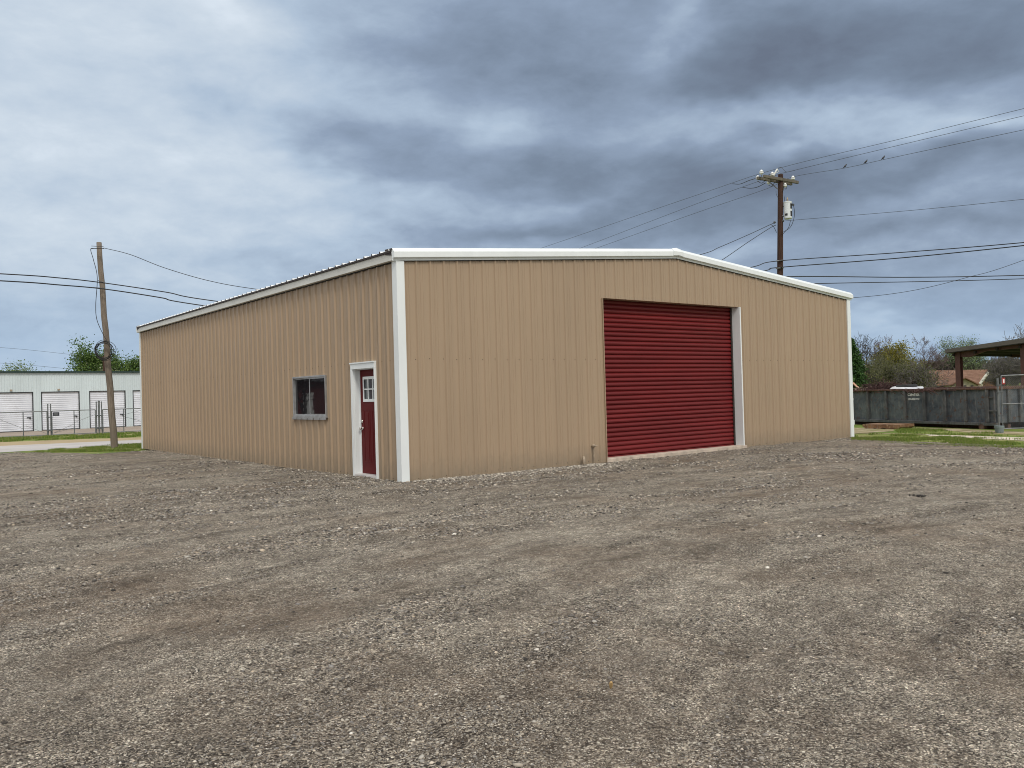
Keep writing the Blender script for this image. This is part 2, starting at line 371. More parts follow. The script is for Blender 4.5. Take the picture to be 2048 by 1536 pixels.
selc = B.math('GREATER_THAN', chan(vc)[1], B.math('SUBTRACT', 1.42, B.math('MULTIPLY', lo, 0.8)))
col = B.mix(selc, col, B.ramp(chan(vc)[0], stops))
# fines and dust between chips
dust = B.noise(co, 0.9, 6, 0.65); dustm = B.math('MULTIPLY', B.math('SUBTRACT', 0.66, lo, clamp=True), B.math('MULTIPLY_ADD', dust, 1.0, -0.05, clamp=True), clamp=True)
big = B.noise(co, 0.16, 4, 0.6)
dcol = B.mix(B.ramp(big, [(.35, (0, 0, 0)), (.65, (1, 1, 1))]), (0.205, 0.180, 0.150), (0.260, 0.238, 0.208))
col = B.mix(B.math('MULTIPLY', dustm, 0.95, clamp=True), col, dcol)
brn = B.noise(co, 0.45, 5, 0.62); col = B.mix(B.ramp(brn, [(.47, (0, 0, 0)), (.70, (.62, .62, .62))]), col, (0.165, 0.122, 0.088))
# darker damp soil strip and loose dark bands, fixed stains in the lot
tone = B.ramp(lo, [(.20, (1.12, 1.11, 1.09)), (.5, (1.02, 1.01, 0.99)), (.80, (0.86, 0.84, 0.82))])
col = B.mix(1.0, col, tone, 'MULTIPLY')
sk = B.n('ShaderNodeAttribute', attribute_name='streak').outputs['Fac']; col = B.mix(B.math('MULTIPLY', sk, 0.50), col, (0.070, 0.056, 0.045))
mo = B.n('ShaderNodeAttribute', attribute_name='mottle').outputs['Fac']; col = B.mix(1.0, col, B.ramp(mo, [(.05, (1.48, 1.46, 1.42)), (.45, (1.24, 1.22, 1.185)), (.95, (0.90, 0.87, 0.835))]), 'MULTIPLY')
vd = voro(21); col = B.mix(1.0, col, B.ramp(chan(vd)[0], [(0, (0.80, 0.80, 0.80)), (.5, (1.0, 1.0, 1.0)), (1, (1.20, 1.20, 1.20))]), 'MULTIPLY')
ve = voro(9); col = B.mix(1.0, col, B.ramp(chan(ve)[0], [(0, (0.90, 0.90, 0.90)), (1, (1.11, 1.11, 1.11))]), 'MULTIPLY')
B.link(col, p.inputs['Base Color'])
hgt = B.math('ADD', B.math('MULTIPLY', va.outputs['Distance'], -0.9), B.math('MULTIPLY', vb.outputs['Distance'], -0.5))
hgt = B.math('ADD', hgt, B.math('MULTIPLY', vc.outputs['Distance'], -0.5))
hgt = B.math('ADD', hgt, B.math('MULTIPLY', B.noise(co, 14, 5, 0.7), 0.8))
bn = B.n('ShaderNodeBump'); bn.inputs['Strength'].default_value = 1.0; bn.inputs['Distance'].default_value = 0.022
B.link(hgt, bn.inputs['Height']); B.link(bn.outputs[0], p.inputs['Normal'])
lot = npmesh('gravel_lot', np.stack([XX.ravel(), YY.ravel(), ZZ.ravel()], 1), FF, m_grav, smooth=True); tag(lot, kind='structure')
ca_ = lot.data.attributes.new('loose', 'FLOAT', 'POINT'); ca_.data.foreach_set('value', LO.ravel().astype(np.float32))
ca_ = lot.data.attributes.new('streak', 'FLOAT', 'POINT'); ca_.data.foreach_set('value', SK.ravel().astype(np.float32))
ca_ = lot.data.attributes.new('mottle', 'FLOAT', 'POINT'); ca_.data.foreach_set('value', MO_.ravel().astype(np.float32))

# ico stones
def ico():
    g = (1+5**.5)/2; v = np.array([(-1, g, 0), (1, g, 0), (-1, -g, 0), (1, -g, 0), (0, -1, g), (0, 1, g), (0, -1, -g), (0, 1, -g), (g, 0, -1), (g, 0, 1), (-g, 0, -1), (-g, 0, 1)], float)
    f = np.array([(0, 11, 5), (0, 5, 1), (0, 1, 7), (0, 7, 10), (0, 10, 11), (1, 5, 9), (5, 11, 4), (11, 10, 2), (10, 7, 6), (7, 1, 8), (3, 9, 4), (3, 4, 2), (3, 2, 6), (3, 6, 8), (3, 8, 9), (4, 9, 5), (2, 4, 11), (6, 2, 10), (8, 6, 7), (9, 8, 1)])
    return v/np.linalg.norm(v[0]), f
def stones(name, x, y, z, sz, mat_, rs, flat=0.5):
    v, f = ico(); n = len(x)
    P_ = v[None]*(1+0.28*(rs.rand(n, 12, 1)-0.5)*2)
    sc = np.stack([np.ones(n), 0.6+0.4*rs.rand(n), flat*(0.7+0.6*rs.rand(n))], 1)*sz[:, None]
    P_ = P_*sc[:, None, :]
    tx = (rs.rand(n)-.5)*0.7; c, s = np.cos(tx)[:, None], np.sin(tx)[:, None]
    y1 = P_[..., 1]*c-P_[..., 2]*s; z1 = P_[..., 1]*s+P_[..., 2]*c
    a = rs.rand(n)*6.283; c, s = np.cos(a)[:, None], np.sin(a)[:, None]
    x2 = P_[..., 0]*c-y1*s; y2 = P_[..., 0]*s+y1*c
    V = np.stack([x2+x[:, None], y2+y[:, None], z1+z[:, None]], -1).reshape(-1, 3)
    Fa = (f[None]+(np.arange(n)*12)[:, None, None]).reshape(-1, 3)
    return npmesh(name, V, Fa, mat_)
rs = np.random.RandomState(11)
m_stone = island_mat('loose_stone', [(0, (0.030, 0.028, 0.026)), (.18, (0.10, 0.088, 0.075)), (.32, (0.185, 0.175, 0.165)), (.45, (0.22, 0.185, 0.145)), (.6, (0.25, 0.24, 0.225)), (.75, (0.33, 0.285, 0.225)), (.90, (0.40, 0.38, 0.34)), (.96, (0.48, 0.39, 0.29)), (1, (0.70, 0.67, 0.61))], 0.85, 0.3)
PX, PY, PS = [], [], []
for (r0, r1, dens, s0) in ((1.8, 5, 5600, .0036), (5, 9, 2600, .0052), (9, 15, 1000, .0088), (15, 24, 420, .0125), (24, 34, 110, .016)):
    half = R_(42); n = int(half*(r1*r1-r0*r0)*dens)
    r = np.sqrt(rs.rand(n)*(r1*r1-r0*r0)+r0*r0); th = YAW + (rs.rand(n)*2-1)*half
    PX.append(CAM[0]+r*np.sin(th)); PY.append(CAM[1]+r*np.cos(th)); PS.append(s0*np.exp(rs.randn(n)*0.42))
PX, PY, PS = map(np.concatenate, (PX, PY, PS))
z, lo_, ru, e = lot_h(PX, PY)
keep = (e > 0.1) & ~((PX > -0.02) & (PY > -0.02) & (PX < 15.4) & (PY < 17.6)) & (rs.rand(len(PX)) < np.clip((lo_-0.42)*2.4+STRK*0.5, 0.10, 1))
PX, PY, PS, z, lo_ = PX[keep], PY[keep], PS[keep], z[keep], lo_[keep]
PS = PS*(1+0.9*np.clip(lo_-0.5, 0, 1))
big = rs.rand(len(PS)) < 0.012; PS[big] *= 2.0
st = stones('loose_gravel', PX, PY, z+PS*0.10, np.clip(PS, .004, .032), m_stone, rs, 0.42); tag(st, kind='stuff', label='loose grey and tan stones scattered over the gravel lot')
# paler washed stones along the foot of the walls
n = 9000; u = rs.rand(n)
ax_ = rs.rand(n) < 0.93
x = np.where(ax_, u*15.3, -np.abs(rs.randn(n))*0.35-0.05); y = np.where(ax_, -np.abs(rs.randn(n))*0.55-0.05, u*17.5)
x2 = np.where(ax_ & (rs.rand(n) < 0.62), 0.2+rs.rand(n)*4.5, x); z, lo_, ru, e = lot_h(x2, y)
k = (e > 0.3) & (rs.rand(n) < np.where(x2 > 5, 0.4, 1))
m_stone2 = island_mat('washed_stone', [(0, (0.10, 0.09, 0.08)), (.3, (0.22, 0.20, 0.175)), (.65, (0.36, 0.325, 0.275)), (1, (0.62, 0.58, 0.50))], 0.85, 0.3)
so = np.clip(0.012*np.exp(rs.randn(n)*0.4), .006, .035)
st2 = stones('washed_gravel', x2[k], y[k], z[k]+so[k]*0.3, so[k], m_stone2, rs); tag(st2, kind='stuff', label='paler stones gathered along the foot of the tan walls')

# surrounding ground
def ground_mat(name, cols, sc=0.35, rough=0.95, fine=9, bump=0.5):
    m = bpy.data.materials.new(name); m.use_nodes = True; t = m.node_tree; B = NB(t); p = t.nodes['Principled BSDF']
    p.inputs['Roughness'].default_value = rough; p.inputs['Specular IOR Level'].default_value = 0.2
    co = B.n('ShaderNodeTexCoord').outputs['Object']
    a = B.noise(co, sc, 6, 0.65); b = B.noise(co, fine, 6, 0.7)
    v = B.math('ADD', B.math('MULTIPLY', a, 0.62), B.math('MULTIPLY', b, 0.38))
    c = B.ramp(v, [(.36+.28*i/(len(cols)-1), cc) for i, cc in enumerate(cols)])
    B.link(c, p.inputs['Base Color'])
    bn = B.n('ShaderNodeBump'); bn.inputs['Strength'].default_value = bump; bn.inputs['Distance'].default_value = 0.04
    B.link(b, bn.inputs['Height']); B.link(bn.outputs[0], p.inputs['Normal'])
    return m
m_grass = ground_mat('grass_ground', [(0.075, 0.125, 0.022), (0.13, 0.19, 0.035), (0.22, 0.23, 0.075), (0.34, 0.29, 0.17)])
gm = MB()
S_ = 2500
gm.add([(-S_, -S_, -.056), (S_, -S_, -.056), (S_, S_, -.056), (-S_, S_, -.056)], [(0, 1, 2, 3)])
tag(gm.build('ground', m_grass), kind='structure')
def sheet(name, pts, z, m, wob=0.0, step=0.5):
    """flat sheet with a slightly wandering outline"""
    out = []
    for i in range(len(pts)):
        a = Vector(pts[i]); b = Vector(pts[(i+1) % len(pts)]); k = max(1, int((b-a).length/step)); nrm = Vector((-(b-a).y, (b-a).x)).normalized()
        for j in range(k):
            q = a.lerp(b, j/k); w = (mnoise.noise((q.x*0.5, q.y*0.5, 3.1)) + 0.6*mnoise.noise((q.x*2, q.y*2, 7.7)))*wob if wob else 0
            out.append((q.x+nrm.x*w, q.y+nrm.y*w, z))
    g = MB(); g.add(out, [tuple(range(len(out)))]); o = g.build(name, m); tag(o, kind='structure'); return o
m_road = ground_mat('pale_road', [(0.36, 0.34, 0.33), (0.44, 0.42, 0.41), (0.50, 0.48, 0.46)], 0.4, 0.9, 25, 0.2)
m_dirt = ground_mat('tan_dirt', [(0.30, 0.235, 0.14), (0.38, 0.30, 0.19), (0.33, 0.28, 0.14)], 0.6, 0.95, 12, 0.4)
m_apron = ground_mat('apron', [(0.23, 0.19, 0.155), (0.30, 0.25, 0.205), (0.34, 0.29, 0.25)], 0.5, 0.9, 10, 0.2)
m_drive = ground_mat('crushed_limestone', [(0.44, 0.38, 0.30), (0.60, 0.53, 0.44), (0.68, 0.62, 0.53)], 0.8, 0.95, 22, 0.6)
m_tan = ground_mat('thin_grass_gravel', [(0.15, 0.16, 0.05), (0.30, 0.25, 0.15), (0.50, 0.43, 0.33)], 1.1, 0.95, 16, 0.6)
a, b = G(0, 905), G(280, 888); c, d = G(280, 879.5), G(0, 892)
def ext(p, q, k0, k1):
    v = (q-p); return (p-v*k0).xy, (q+v*k1).xy
n0, n1_ = ext(a, b, 6, 5); f0, f1 = ext(d, c, 6, 5)
sheet('road', [n0, n1_, f1, f0], -.048, m_road, 0.08)
a, b = ext(G(0, 892), G(280, 879.5), 6, 5); c, d = ext(G(0, 884), G(283, 874.3), 6, 5)
sheet('dirt_verge', [a, b, d, c], -.052, m_dirt, 0.35)
FA, FB = G(0, 877), G(283, 864)
a, b = ext(FA, FB, 4, 4); SA, SB = G(0, 865.5), G(283, 852)
c, d = ext(SA, SB, 4, 4)
sheet('storage_apron', [a, b, d, c], -.044, m_apron, 0.05)
# pale drive and thin gravel on the right
a, b = G(2048, 881.5), G(1862, 871.5); c, d = G(1850, 869), G(2048, 875)
v = (a-b)
sheet('limestone_drive', [(a+v*6).xy, a.xy, b.xy, c.xy, d.xy, (d+v*6).xy], -.046, m_drive, 0.12)
v = G(1850, 866)-G(1735, 862)
sheet('drive_rut', [G(1705, 866.5).xy, G(1850, 869.5).xy, G(1845, 867.7).xy, G(1705, 864.8).xy], -.047, m_tan, 0.06)
sheet('thin_gravel_strip', [G(1820, 855).xy, G(1930, 864).xy, G(2048, 870).xy, (G(2048, 870)+v*3).xy, (G(2048, 862)+v*3).xy, G(2000, 862).xy, G(1880, 856).xy], -.049, m_tan, 0.2)
sheet('bare_patch', [G(1700, 868).xy, G(1790, 862).xy, G(1775, 856).xy, G(1690, 855).xy], -.0495, m_tan, 0.2)

# grass blades near the lot edge
def blades(name, x, y, z0, rs, h, w, mt, label):
    n = len(x); hh = h*(0.6+0.8*rs.rand(n)); a = rs.rand(n)*6.283; lean = (rs.rand(n)-.5)*1.2*hh; la = rs.rand(n)*6.283
    bx = np.cos(a)*w/2; by = np.sin(a)*w/2
    p0 = np.stack([x-bx, y-by, z0], 1); p1 = np.stack([x+bx, y+by, z0], 1)
    p2 = np.stack([x+np.cos(la)*lean, y+np.sin(la)*lean, z0+hh], 1)
    V = np.stack([p0, p1, p2], 1).reshape(-1, 3); Fa = np.arange(3*n).reshape(-1, 3)
    o = npmesh(name, V, Fa, mt); return tag(o, label=label, kind='stuff')
m_blade = island_mat('grass_blade', [(0, (0.06, 0.12, 0.018)), (.5, (0.15, 0.235, 0.035)), (.8, (0.24, 0.28, 0.06)), (1, (0.34, 0.28, 0.15))], 0.7, 0.3, trans=0.3)
def fill(poly_uv, n, rs, z=-0.05):
    pts = [G(*q).xy for q in poly_uv]; xs_ = [q.x for q in pts]; ys_ = [q.y for q in pts]
    x = rs.rand(n*3)*(max(xs_)-min(xs_))+min(xs_); y = rs.rand(n*3)*(max(ys_)-min(ys_))+min(ys_)
    ins = np.zeros(len(x), bool)
    for i in range(len(pts)):
        a, b = pts[i], pts[(i+1) % len(pts)]
        cnd = ((a.y > y) != (b.y > y)) & (x < (b.x-a.x)*(y-a.y)/((b.y-a.y) or 1e-9)+a.x); ins ^= cnd
    x, y = x[ins][:n], y[ins][:n]; k = fbm(x*1.3, y*1.3, 4, .6) > 0.44+0.1*rs.rand(len(x)); return x[k], y[k]
gx, gy = [], []
for poly, n in (([(1700, 885), (1850, 892), (2100, 902), (2100, 881), (1850, 872), (1705, 866)], 42000), ([(1800, 868), (2050, 875), (2050, 868), (1940, 864), (1810, 853), (1790, 862)], 9000)):
    x, y = fill(poly, n, rs); gx.append(x); gy.append(y)
gx = np.concatenate(gx); gy = np.concatenate(gy)
blades('grass_by_lot', gx, gy, np.full(len(gx), -0.05), rs, 0.055, 0.014, m_blade, 'bright green grass strip beside the gravel at the right')
x, y = fill([(60, 906), (290, 902), (290, 888), (229, 890), (110, 899)], 16000, rs)
blades('grass_by_pole', x, y, np.full(len(x), -0.05), rs, 0.06, 0.018, m_blade, 'green grass round the foot of the leaning pole')
x, y = fill([(0, 884), (286, 874), (286, 865), (0, 877)], 14000, rs)
blades('grass_by_fence', x, y, np.full(len(x), -0.05), rs, 0.09, 0.03, m_blade, 'short grass strip below the chain link gates')

# ------------------------------------------------------------------ tan metal building
BW, BL, HE, SL = 15.24, 17.60, 4.12, 1/12
bld = empty('metal_building', (0, 0, 0), 'large tan ribbed metal building with white trim and red roll-up door on gravel', 'building')
def roofz(x): return HE + SL*min(x, BW-x)
def profile(L, hr=.034):
    pts = []; k = 0; u = 0.0
    pr = [(0, 0), (.012, 0), (.062, 0), (.080, hr), (.106, hr), (.124, 0), (.172, 0), (.178, .007), (.190, .007), (.196, 0), (.232, 0), (.238, .007), (.250, .007), (.256, 0)]
    while u < L:
        for a, o in pr[1:]:
            if u+a < L: pts.append((u+a, o))
        u += 0.3048
    return [(0, 0)] + pts + [(L, 0)]
def make_wall(name, L, pos, openings, top, material, rows, screws=True, zb=-0.016):
    """pos(u, off, z) -> world; openings: (u0, u1, z0, z1); wall sheet 0 .. top(u)"""
    pf = profile(L, .026 if material is m_tanx else .034)
    us = [q[0] for q in pf]; of = [q[1] for q in pf]
    for op in openings:
        for e in op[:2]:
            o = float(np.interp(e, us, of)); us.append(e); of.append(o)
    us.append(L/2); of.append(float(np.interp(L/2, [q[0] for q in pf], [q[1] for q in pf])))
    order = sorted(range(len(us)), key=lambda i: us[i]); us = [us[i] for i in order]; of = [of[i] for i in order]
    m = MB()
    for i in range(len(us)-1):
        u0, u1 = us[i], us[i+1]
        if u1-u0 < 1e-6: continue
        mid = (u0+u1)/2; spans = [(zb, None)]
        for (a, b, z0, z1) in openings:
            if a < mid < b:
                spans = ([(zb, z0)] if z0 > zb else []) + [(z1, None)]
        for s0, s1 in spans:
            t0 = top(u0) if s1 is None else s1; t1 = top(u1) if s1 is None else s1
            m.add([pos(u0, of[i], s0), pos(u1, of[i+1], s0), pos(u1, of[i+1], t1), pos(u0, of[i], t0)], [(0, 1, 2, 3)])
    m.mi = 1
    if screws:
        k = 0; rr = random.Random(4)
        while k*0.3048+0.05 < L:
            for du in (0.035,):
                u = k*0.3048+du
                for zr in rows:
                    z = zr(u) if callable(zr) else zr
                    z += rr.uniform(-.012, .012)
                    if any(a-.02 < u < b+.02 and z0-.02 < z < z1+.02 for a, b, z0, z1 in openings): continue
                    c = [pos(u+.0095*math.cos(w), 0.005, z+.0095*math.sin(w)) for w in [i*math.pi/3 for i in range(6)]]
                    c2 = [pos(u+.0095*math.cos(w), -0.001, z+.0095*math.sin(w)) for w in [i*math.pi/3 for i in range(6)]]
                    m.add(c2+c, [tuple(range(6, 12))] + [(i, (i+1) % 6, 6+(i+1) % 6, 6+i) for i in range(6)])
            k += 1
    return m.build(name, [material, m_screw], bld)
DX0, DX1, DZ1 = 5.16, 10.0, 3.585
PD0, PD1, PZ1 = 0.89, 1.765, 2.10
WY0, WY1, WZ0, WZ1 = 3.03, 4.67, 1.17, 2.025
make_wall('front_wall', BW, lambda u, o, z: (u, -o, z), [(DX0, DX1, -1, DZ1)], roofz, m_tanx, [0.035, 2.225, lambda u: roofz(u)-0.13])
make_wall('side_wall', BL, lambda u, o, z: (-o, u, z), [(PD0, PD1, -1, PZ1), (WY0, WY1, WZ0, WZ1)], lambda u: HE-.02, m_tany, [0.035, 2.215])
make_wall('side_wall', BL, lambda u, o, z: (BW+o, u, z), [], lambda u: HE-.02, m_tany, [0.035, 2.215], False)
make_wall('back_wall', BW, lambda u, o, z: (u, BL+o, z), [], roofz, m_tanx, [0.035], False)
fd = MB(); fd.box((.012, .012, -.30), (BW-.012, BL-.012, -.012)); fd.build('foundation', m_fnd, bld)
bt = MB(); bt.box((-.046, -.046, -.024), (-.0005, BL+.04, -.017)); bt.build('base_trim', m_tany, bld)
bt = MB(); bt.box((-.0004, -.046, -.024), (DX0-.023, -.0005, -.017)); bt.build('base_trim', m_tanx, bld)
bt = MB(); bt.box((DX1+.13, -.046, -.024), (BW+.04, -.0005, -.017)); bt.build('base_trim', m_tanx, bld)
# roof: two ribbed slopes
for side in (0, 1):
    m = MB(); pf = [(0.0, 0)] + [(u, o) for u, o in profile(BL) if u > .001]
    for i in range(len(pf)-1):
        (u0, o0), (u1, o1) = pf[i], pf[i+1]
        e = -0.13
        def rp(x, y, o):
            X = x if side == 0 else BW-x
            return (X, y, HE+0.082+SL*x+o)
        q = [rp(e, u0, o0), rp(e, u1, o1), rp(BW/2, u1, o1), rp(BW/2, u0, o0)]
        m.add(q if side == 0 else q[::-1], [(3, 2, 1, 0)])
        # closed rib ends over the eave
        m.mi = 1
        w = [rp(e+.005, u0, o0-.002), rp(e+.005, u1, o1-.002), rp(e+.005, u1, -.036), rp(e+.005, u0, -.036)]
        m.add(w, [(0, 1, 2, 3)]); m.mi = 0
    m.build('roof', [m_roof, m_dark], bld)
# eave trims along both long sides
for sx, X0 in ((-1, 0), (1, BW)):
    m = MB(); a = X0+sx*0.045; b = X0+sx*0.10
    m.add([(a, -.02, HE-.112), (b, -.02, HE-.105), (b, -.02, HE+.036), (X0-sx*.02, -.02, HE+.04), (X0-sx*.02, -.02, HE-.112)] + [(a, BL+.05, HE-.112), (b, BL+.05, HE-.105), (b, BL+.05, HE+.036), (X0-sx*.02, BL+.05, HE+.04), (X0-sx*.02, BL+.05, HE-.112)],
          [(0, 1, 6, 5), (1, 2, 7, 6), (2, 3, 8, 7), (3, 4, 9, 8), (4, 0, 5, 9), (0, 4, 3, 2, 1), (5, 6, 7, 8, 9)])
    m.build('eave_trim', m_cream, bld)
    g = MB(); g.box((X0+sx*0.034 if sx < 0 else X0, .03, HE-.132), (X0 if sx < 0 else X0+sx*0.034, BL-.03, HE-.1125)); g.build('painted_shadow_strip', m_nearblack, bld)  # solid near-black strip painting the shadow line below the eave trim
# rake trims on the two gables: flange, return, face, bevel, roof lap
def rake(y0, s, name):
    for side in (0, 1):
        prof = [(0.034, -.112), (0.040, -.112), (0.042, -.062), (0.100, -.060), (0.102, -.052), (.102, .045), (.030, .118), (-.23, .126), (-.23, .088), (0.0, .088)]
        m = MB()
        def q(x, i):
            X = x if side == 0 else BW-x
            o, h = prof[i]; return (X, y0+s*o, HE+SL*x+h)
        n = len(prof); xe = -0.115; A = [q(xe, i) for i in range(n)]; Bq = [q(BW/2-0.002, i) for i in range(n)]
        m.add(A+Bq, [(i, (i+1) % n, n+(i+1) % n, n+i) for i in range(n)])
        # close the outer end
        ex = 0.003 if side == 0 else -0.003; Q = [(p[0]+ex, p[1], p[2]) for p in A]
        m.add([Q[k] for k in (0, 1, 2, 3, 4, 5, 6, 9)], [tuple(range(8))]); m.mi = 1; X_ = Q[0][0]
        m.add([Q[6], Q[7], (X_, Q[7][1], Q[7][2]-.10), (X_, Q[9][1], Q[9][2]-.10)], [(0, 1, 2, 3)])
        m.mi = 2
        o_ = 0.0425
        m.build(name, [m_white, m_dark, m_nearblack], bld)
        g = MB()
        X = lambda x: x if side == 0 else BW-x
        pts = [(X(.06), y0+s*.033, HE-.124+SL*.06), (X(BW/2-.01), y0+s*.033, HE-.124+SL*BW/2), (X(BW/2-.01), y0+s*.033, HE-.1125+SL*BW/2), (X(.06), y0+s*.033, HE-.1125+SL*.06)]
        g.prism(pts, (0, -s*.032, 0)); g.build('painted_shadow_strip', m_nearblack, bld)  # same painted shadow line below the rake flange, a solid dark strip
rake(0, -1, 'rake_trim'); rake(BL, 1, 'rake_trim')
# ridge cap at the front peak and along the ridge
m = MB(); zc = HE+SL*BW/2
fr = [(-.17, -.055), (0, -.041), (.17, -.055), (.17, .035), (.15, .108), (0, .132), (-.15, .108), (-.17, .035)]
A = [(BW/2+x, -0.112 if h < .05 else -.045, zc+h) for x, h in fr]; Bq = [(BW/2+x, 0.25, zc+h) for x, h in fr]; n = len(fr)
m.add(A+Bq, [tuple(range(n)), tuple(range(2*n-1, n-1, -1))] + [(i, (i+1) % n, n+(i+1) % n, n+i) for i in range(n)])
m.build('ridge_cap', m_white, bld, bevel=.006)
m = MB(); m.prism([(BW/2-.18, .26, zc+.075), (BW/2, .26, zc+.105), (BW/2+.18, .26, zc+.075), (BW/2, .26, zc+.09)], (0, BL-.3, 0)); m.build('ridge_flashing', m_roof, bld)
# corner trims (L shaped, slightly proud)
for (x, y, sx, sy) in ((0, 0, -1, -1), (BW, 0, 1, -1), (0, BL, -1, 1), (BW, BL, 1, 1)):
    m = MB(); w = 0.125; t_ = 0.040
    ztop = HE-.113 if True else 0
    xi, yi = x-sx*w, y-sy*w; xo, yo = x+sx*t_, y+sy*t_
    lip = .012
    poly = [(xo, yo), (xi, yo), (xi, yo-sy*lip*3.2), (xi+sx*.003, yo-sy*lip*3.2), (xi+sx*.003, yo-sy*.004), (xo-sx*.004, yo-sy*.004), (xo-sx*.004, yi+sy*.003), (xo-sx*lip*3.2, yi+sy*.003), (xo-sx*lip*3.2, yi), (xo, yi)]
    m.prism([(a, b, -.03) for a, b in poly], (0, 0, ztop+.03)); m.build('corner_trim', m_white, bld)
# roller door with curved slats, guides, hood shadow box
m = MB(); pitch = 0.1035; z = 0.075; rows = []
k = 0
while z < DZ1+.12:
    for f, o in ((0, -.004), (.07, .010), (.22, .030), (.45, .038), (.68, .033), (.86, .016), (.95, 0)):
        rows.append((z+f*pitch, o))
    z += pitch
ys_ = 0.262
vs = []
for (zz, o) in rows: vs += [(DX0-.02, ys_-o, zz), (DX1+.02, ys_-o, zz)]
m.add(vs, [(2*i, 2*i+1, 2*i+3, 2*i+2) for i in range(len(rows)-1)])
m.box((DX0-.02, ys_-.040, .052), (DX1+.02, ys_+.01, .0745))
rd = m.build('roller_door', m_red, bld)
m = MB(); m.box((DX0+.001, .205, .052), (DX0+.045, .222, DZ1)); m.build('door_guide', m_dark, rd)
m = MB(); m.box((DX1-.058, .205, .052), (DX1-.001, .222, DZ1)); m.build('door_guide', m_dark, rd)
m = MB()  # jambs: white steel returns
m.box((DX1, -.034, -.05), (DX1+.004, .30, DZ1)); m.box((DX1+.0045, -.037, -.05), (DX1+.042, -.032, DZ1)); m.build('door_jamb', m_white, bld)
m = MB(); m.box((DX0-.004, -.004, -.05), (DX0, .30, DZ1)); m.box((DX0-.022, -.036, -.05), (DX0-.0045, -.001, DZ1)); m.build('door_jamb', m_tanx, bld)
m = MB(); m.box((DX0-.004, .002, DZ1+.001), (DX1+.004, .30, DZ1+.012)); m.build('door_head', m_tanx, bld)
m = MB(); m.box((DX0-.021, -.048, -.10), (DX1+.12, 1.2, .050)); m.build('concrete_sill', m_conc, bld, bevel=.012)
# entry door in the side wall
fr = MB(); pr_ = .052
fr.box((-pr_, PD1, -.02), (-.001, PD1+.075, PZ1+.0)); fr.box((-pr_, PD0-.032, -.03), (-.001, PD0, PZ1)); fr.box((-pr_-.001, PD0-.032, PZ1+.001), (-.002, PD1+.075, PZ1+.105)); fr.box((-pr_-.016, PD0-.036, PZ1+.1055), (-.003, PD1+.088, PZ1+.132))
fr.build('door_frame', m_white, bld, bevel=.003)
jb = MB(); jb.box((-.0005, PD1-.012, -.02), (.17, PD1+.003, PZ1)); jb.box((-.0005, PD0-.003, -.02), (.17, PD0+.012, PZ1)); jb.box((-.0005, PD0+.0125, PZ1-.014), (.17, PD1-.0125, PZ1)); jb.box((.09, PD1-.030, -.02), (.11, PD1-.0122, PZ1-.015)); jb.box((.085, PD0+.0122, .0), (.105, PD0+.030, PZ1-.015))
jb.build('door_lining', m_white, bld)
th = MB(); th.box((-.045, PD0+.013, -.06), (.19, PD1-.013, .042)); th.build('threshold', mat('threshold', (.55, .53, .52), .5, var=.1), bld, bevel=.006)
dl = MB(); xd = .112; y0, y1, z0, z1 = PD0+.0125, PD1-.0125, .046, PZ1-.016; gx0, gx1, gz0, gz1 = PD0+.16, PD1-.16, 1.475, 1.93
# leaf with glazed opening: four slabs round the light
dl.box((xd, y0, z0), (xd+.045, y1, gz0)); dl.box((xd, y0, gz1), (xd+.045, y1, z1)); dl.box((xd, y0, gz0+.0001), (xd+.045, gx0, gz1-.0001)); dl.box((xd, gx1, gz0+.0001), (xd+.045, y1, gz1-.0001))
door = dl.build('entry_door', m_door, bld)
for (a, b) in ((y0+.13, (y0+y1)/2-.045), ((y0+y1)/2+.045, y1-.13)):
    pm = MB(); zA, zB = .27, 1.30
    pm.box((xd-.0045, a, zA), (xd-.0002, b, zA+.018)); pm.box((xd-.0045, a, zB-.018), (xd-.0002, b, zB)); pm.box((xd-.0045, a, zA+.0185), (xd-.0002, a+.018, zB-.0185)); pm.box((xd-.0045, b-.018, zA+.0185), (xd-.0002, b, zB-.0185))
    pm.box((xd-.006, a+.055, zA+.055), (xd-.0003, b-.055, zB-.055)); pm.build('door_panel', m_door, door, bevel=.002)
gl = MB(); gl.box((xd+.012, gx0, gz0), (xd+.022, gx1, gz1)); gl.build('pane', m_glass2, door)
mu = MB(); e = .034; xa, xb = xd-.014, xd-.0005
mu.box((xa, gx0-.01, gz0-.02), (xb, gx1+.01, gz0+e)); mu.box((xa, gx0-.01, gz1-e), (xb, gx1+.01, gz1+.02)); mu.box((xa, gx0-.01, gz0+e), (xb, gx0+e-.01, gz1-e)); mu.box((xa, gx1-e+.01, gz0+e), (xb, gx1+.01, gz1-e))
for k in (1, 2): yy = gx0+(gx1-gx0)*k/3; mu.box((xd-.008, yy-.011, gz0+e), (xd+.010, yy+.011, gz1-e))
zz = (gz0+gz1)/2; mu.box((xd-.0075, gx0+e-.01, zz-.011), (xd+.0095, gx1-e+.01, zz+.011)); mu.build('glazing_bars', m_white, door)
kb = MB(); ky = y1-.07; kb.lathe((xd, ky, .93), [(0, .032), (.008, .032), (.012, .012), (.035, .012), (.045, .026), (.060, .030), (.072, .022), (.076, .004)], (-1, 0, 0)); kb.build('door_knob', m_chrome, door, smooth=True)
kb = MB(); kb.lathe((xd, ky, 1.07), [(0, .030), (.012, .030), (.020, .022), (.022, .004)], (-1, 0, 0)); kb.build('deadbolt', m_chrome, door, smooth=True)
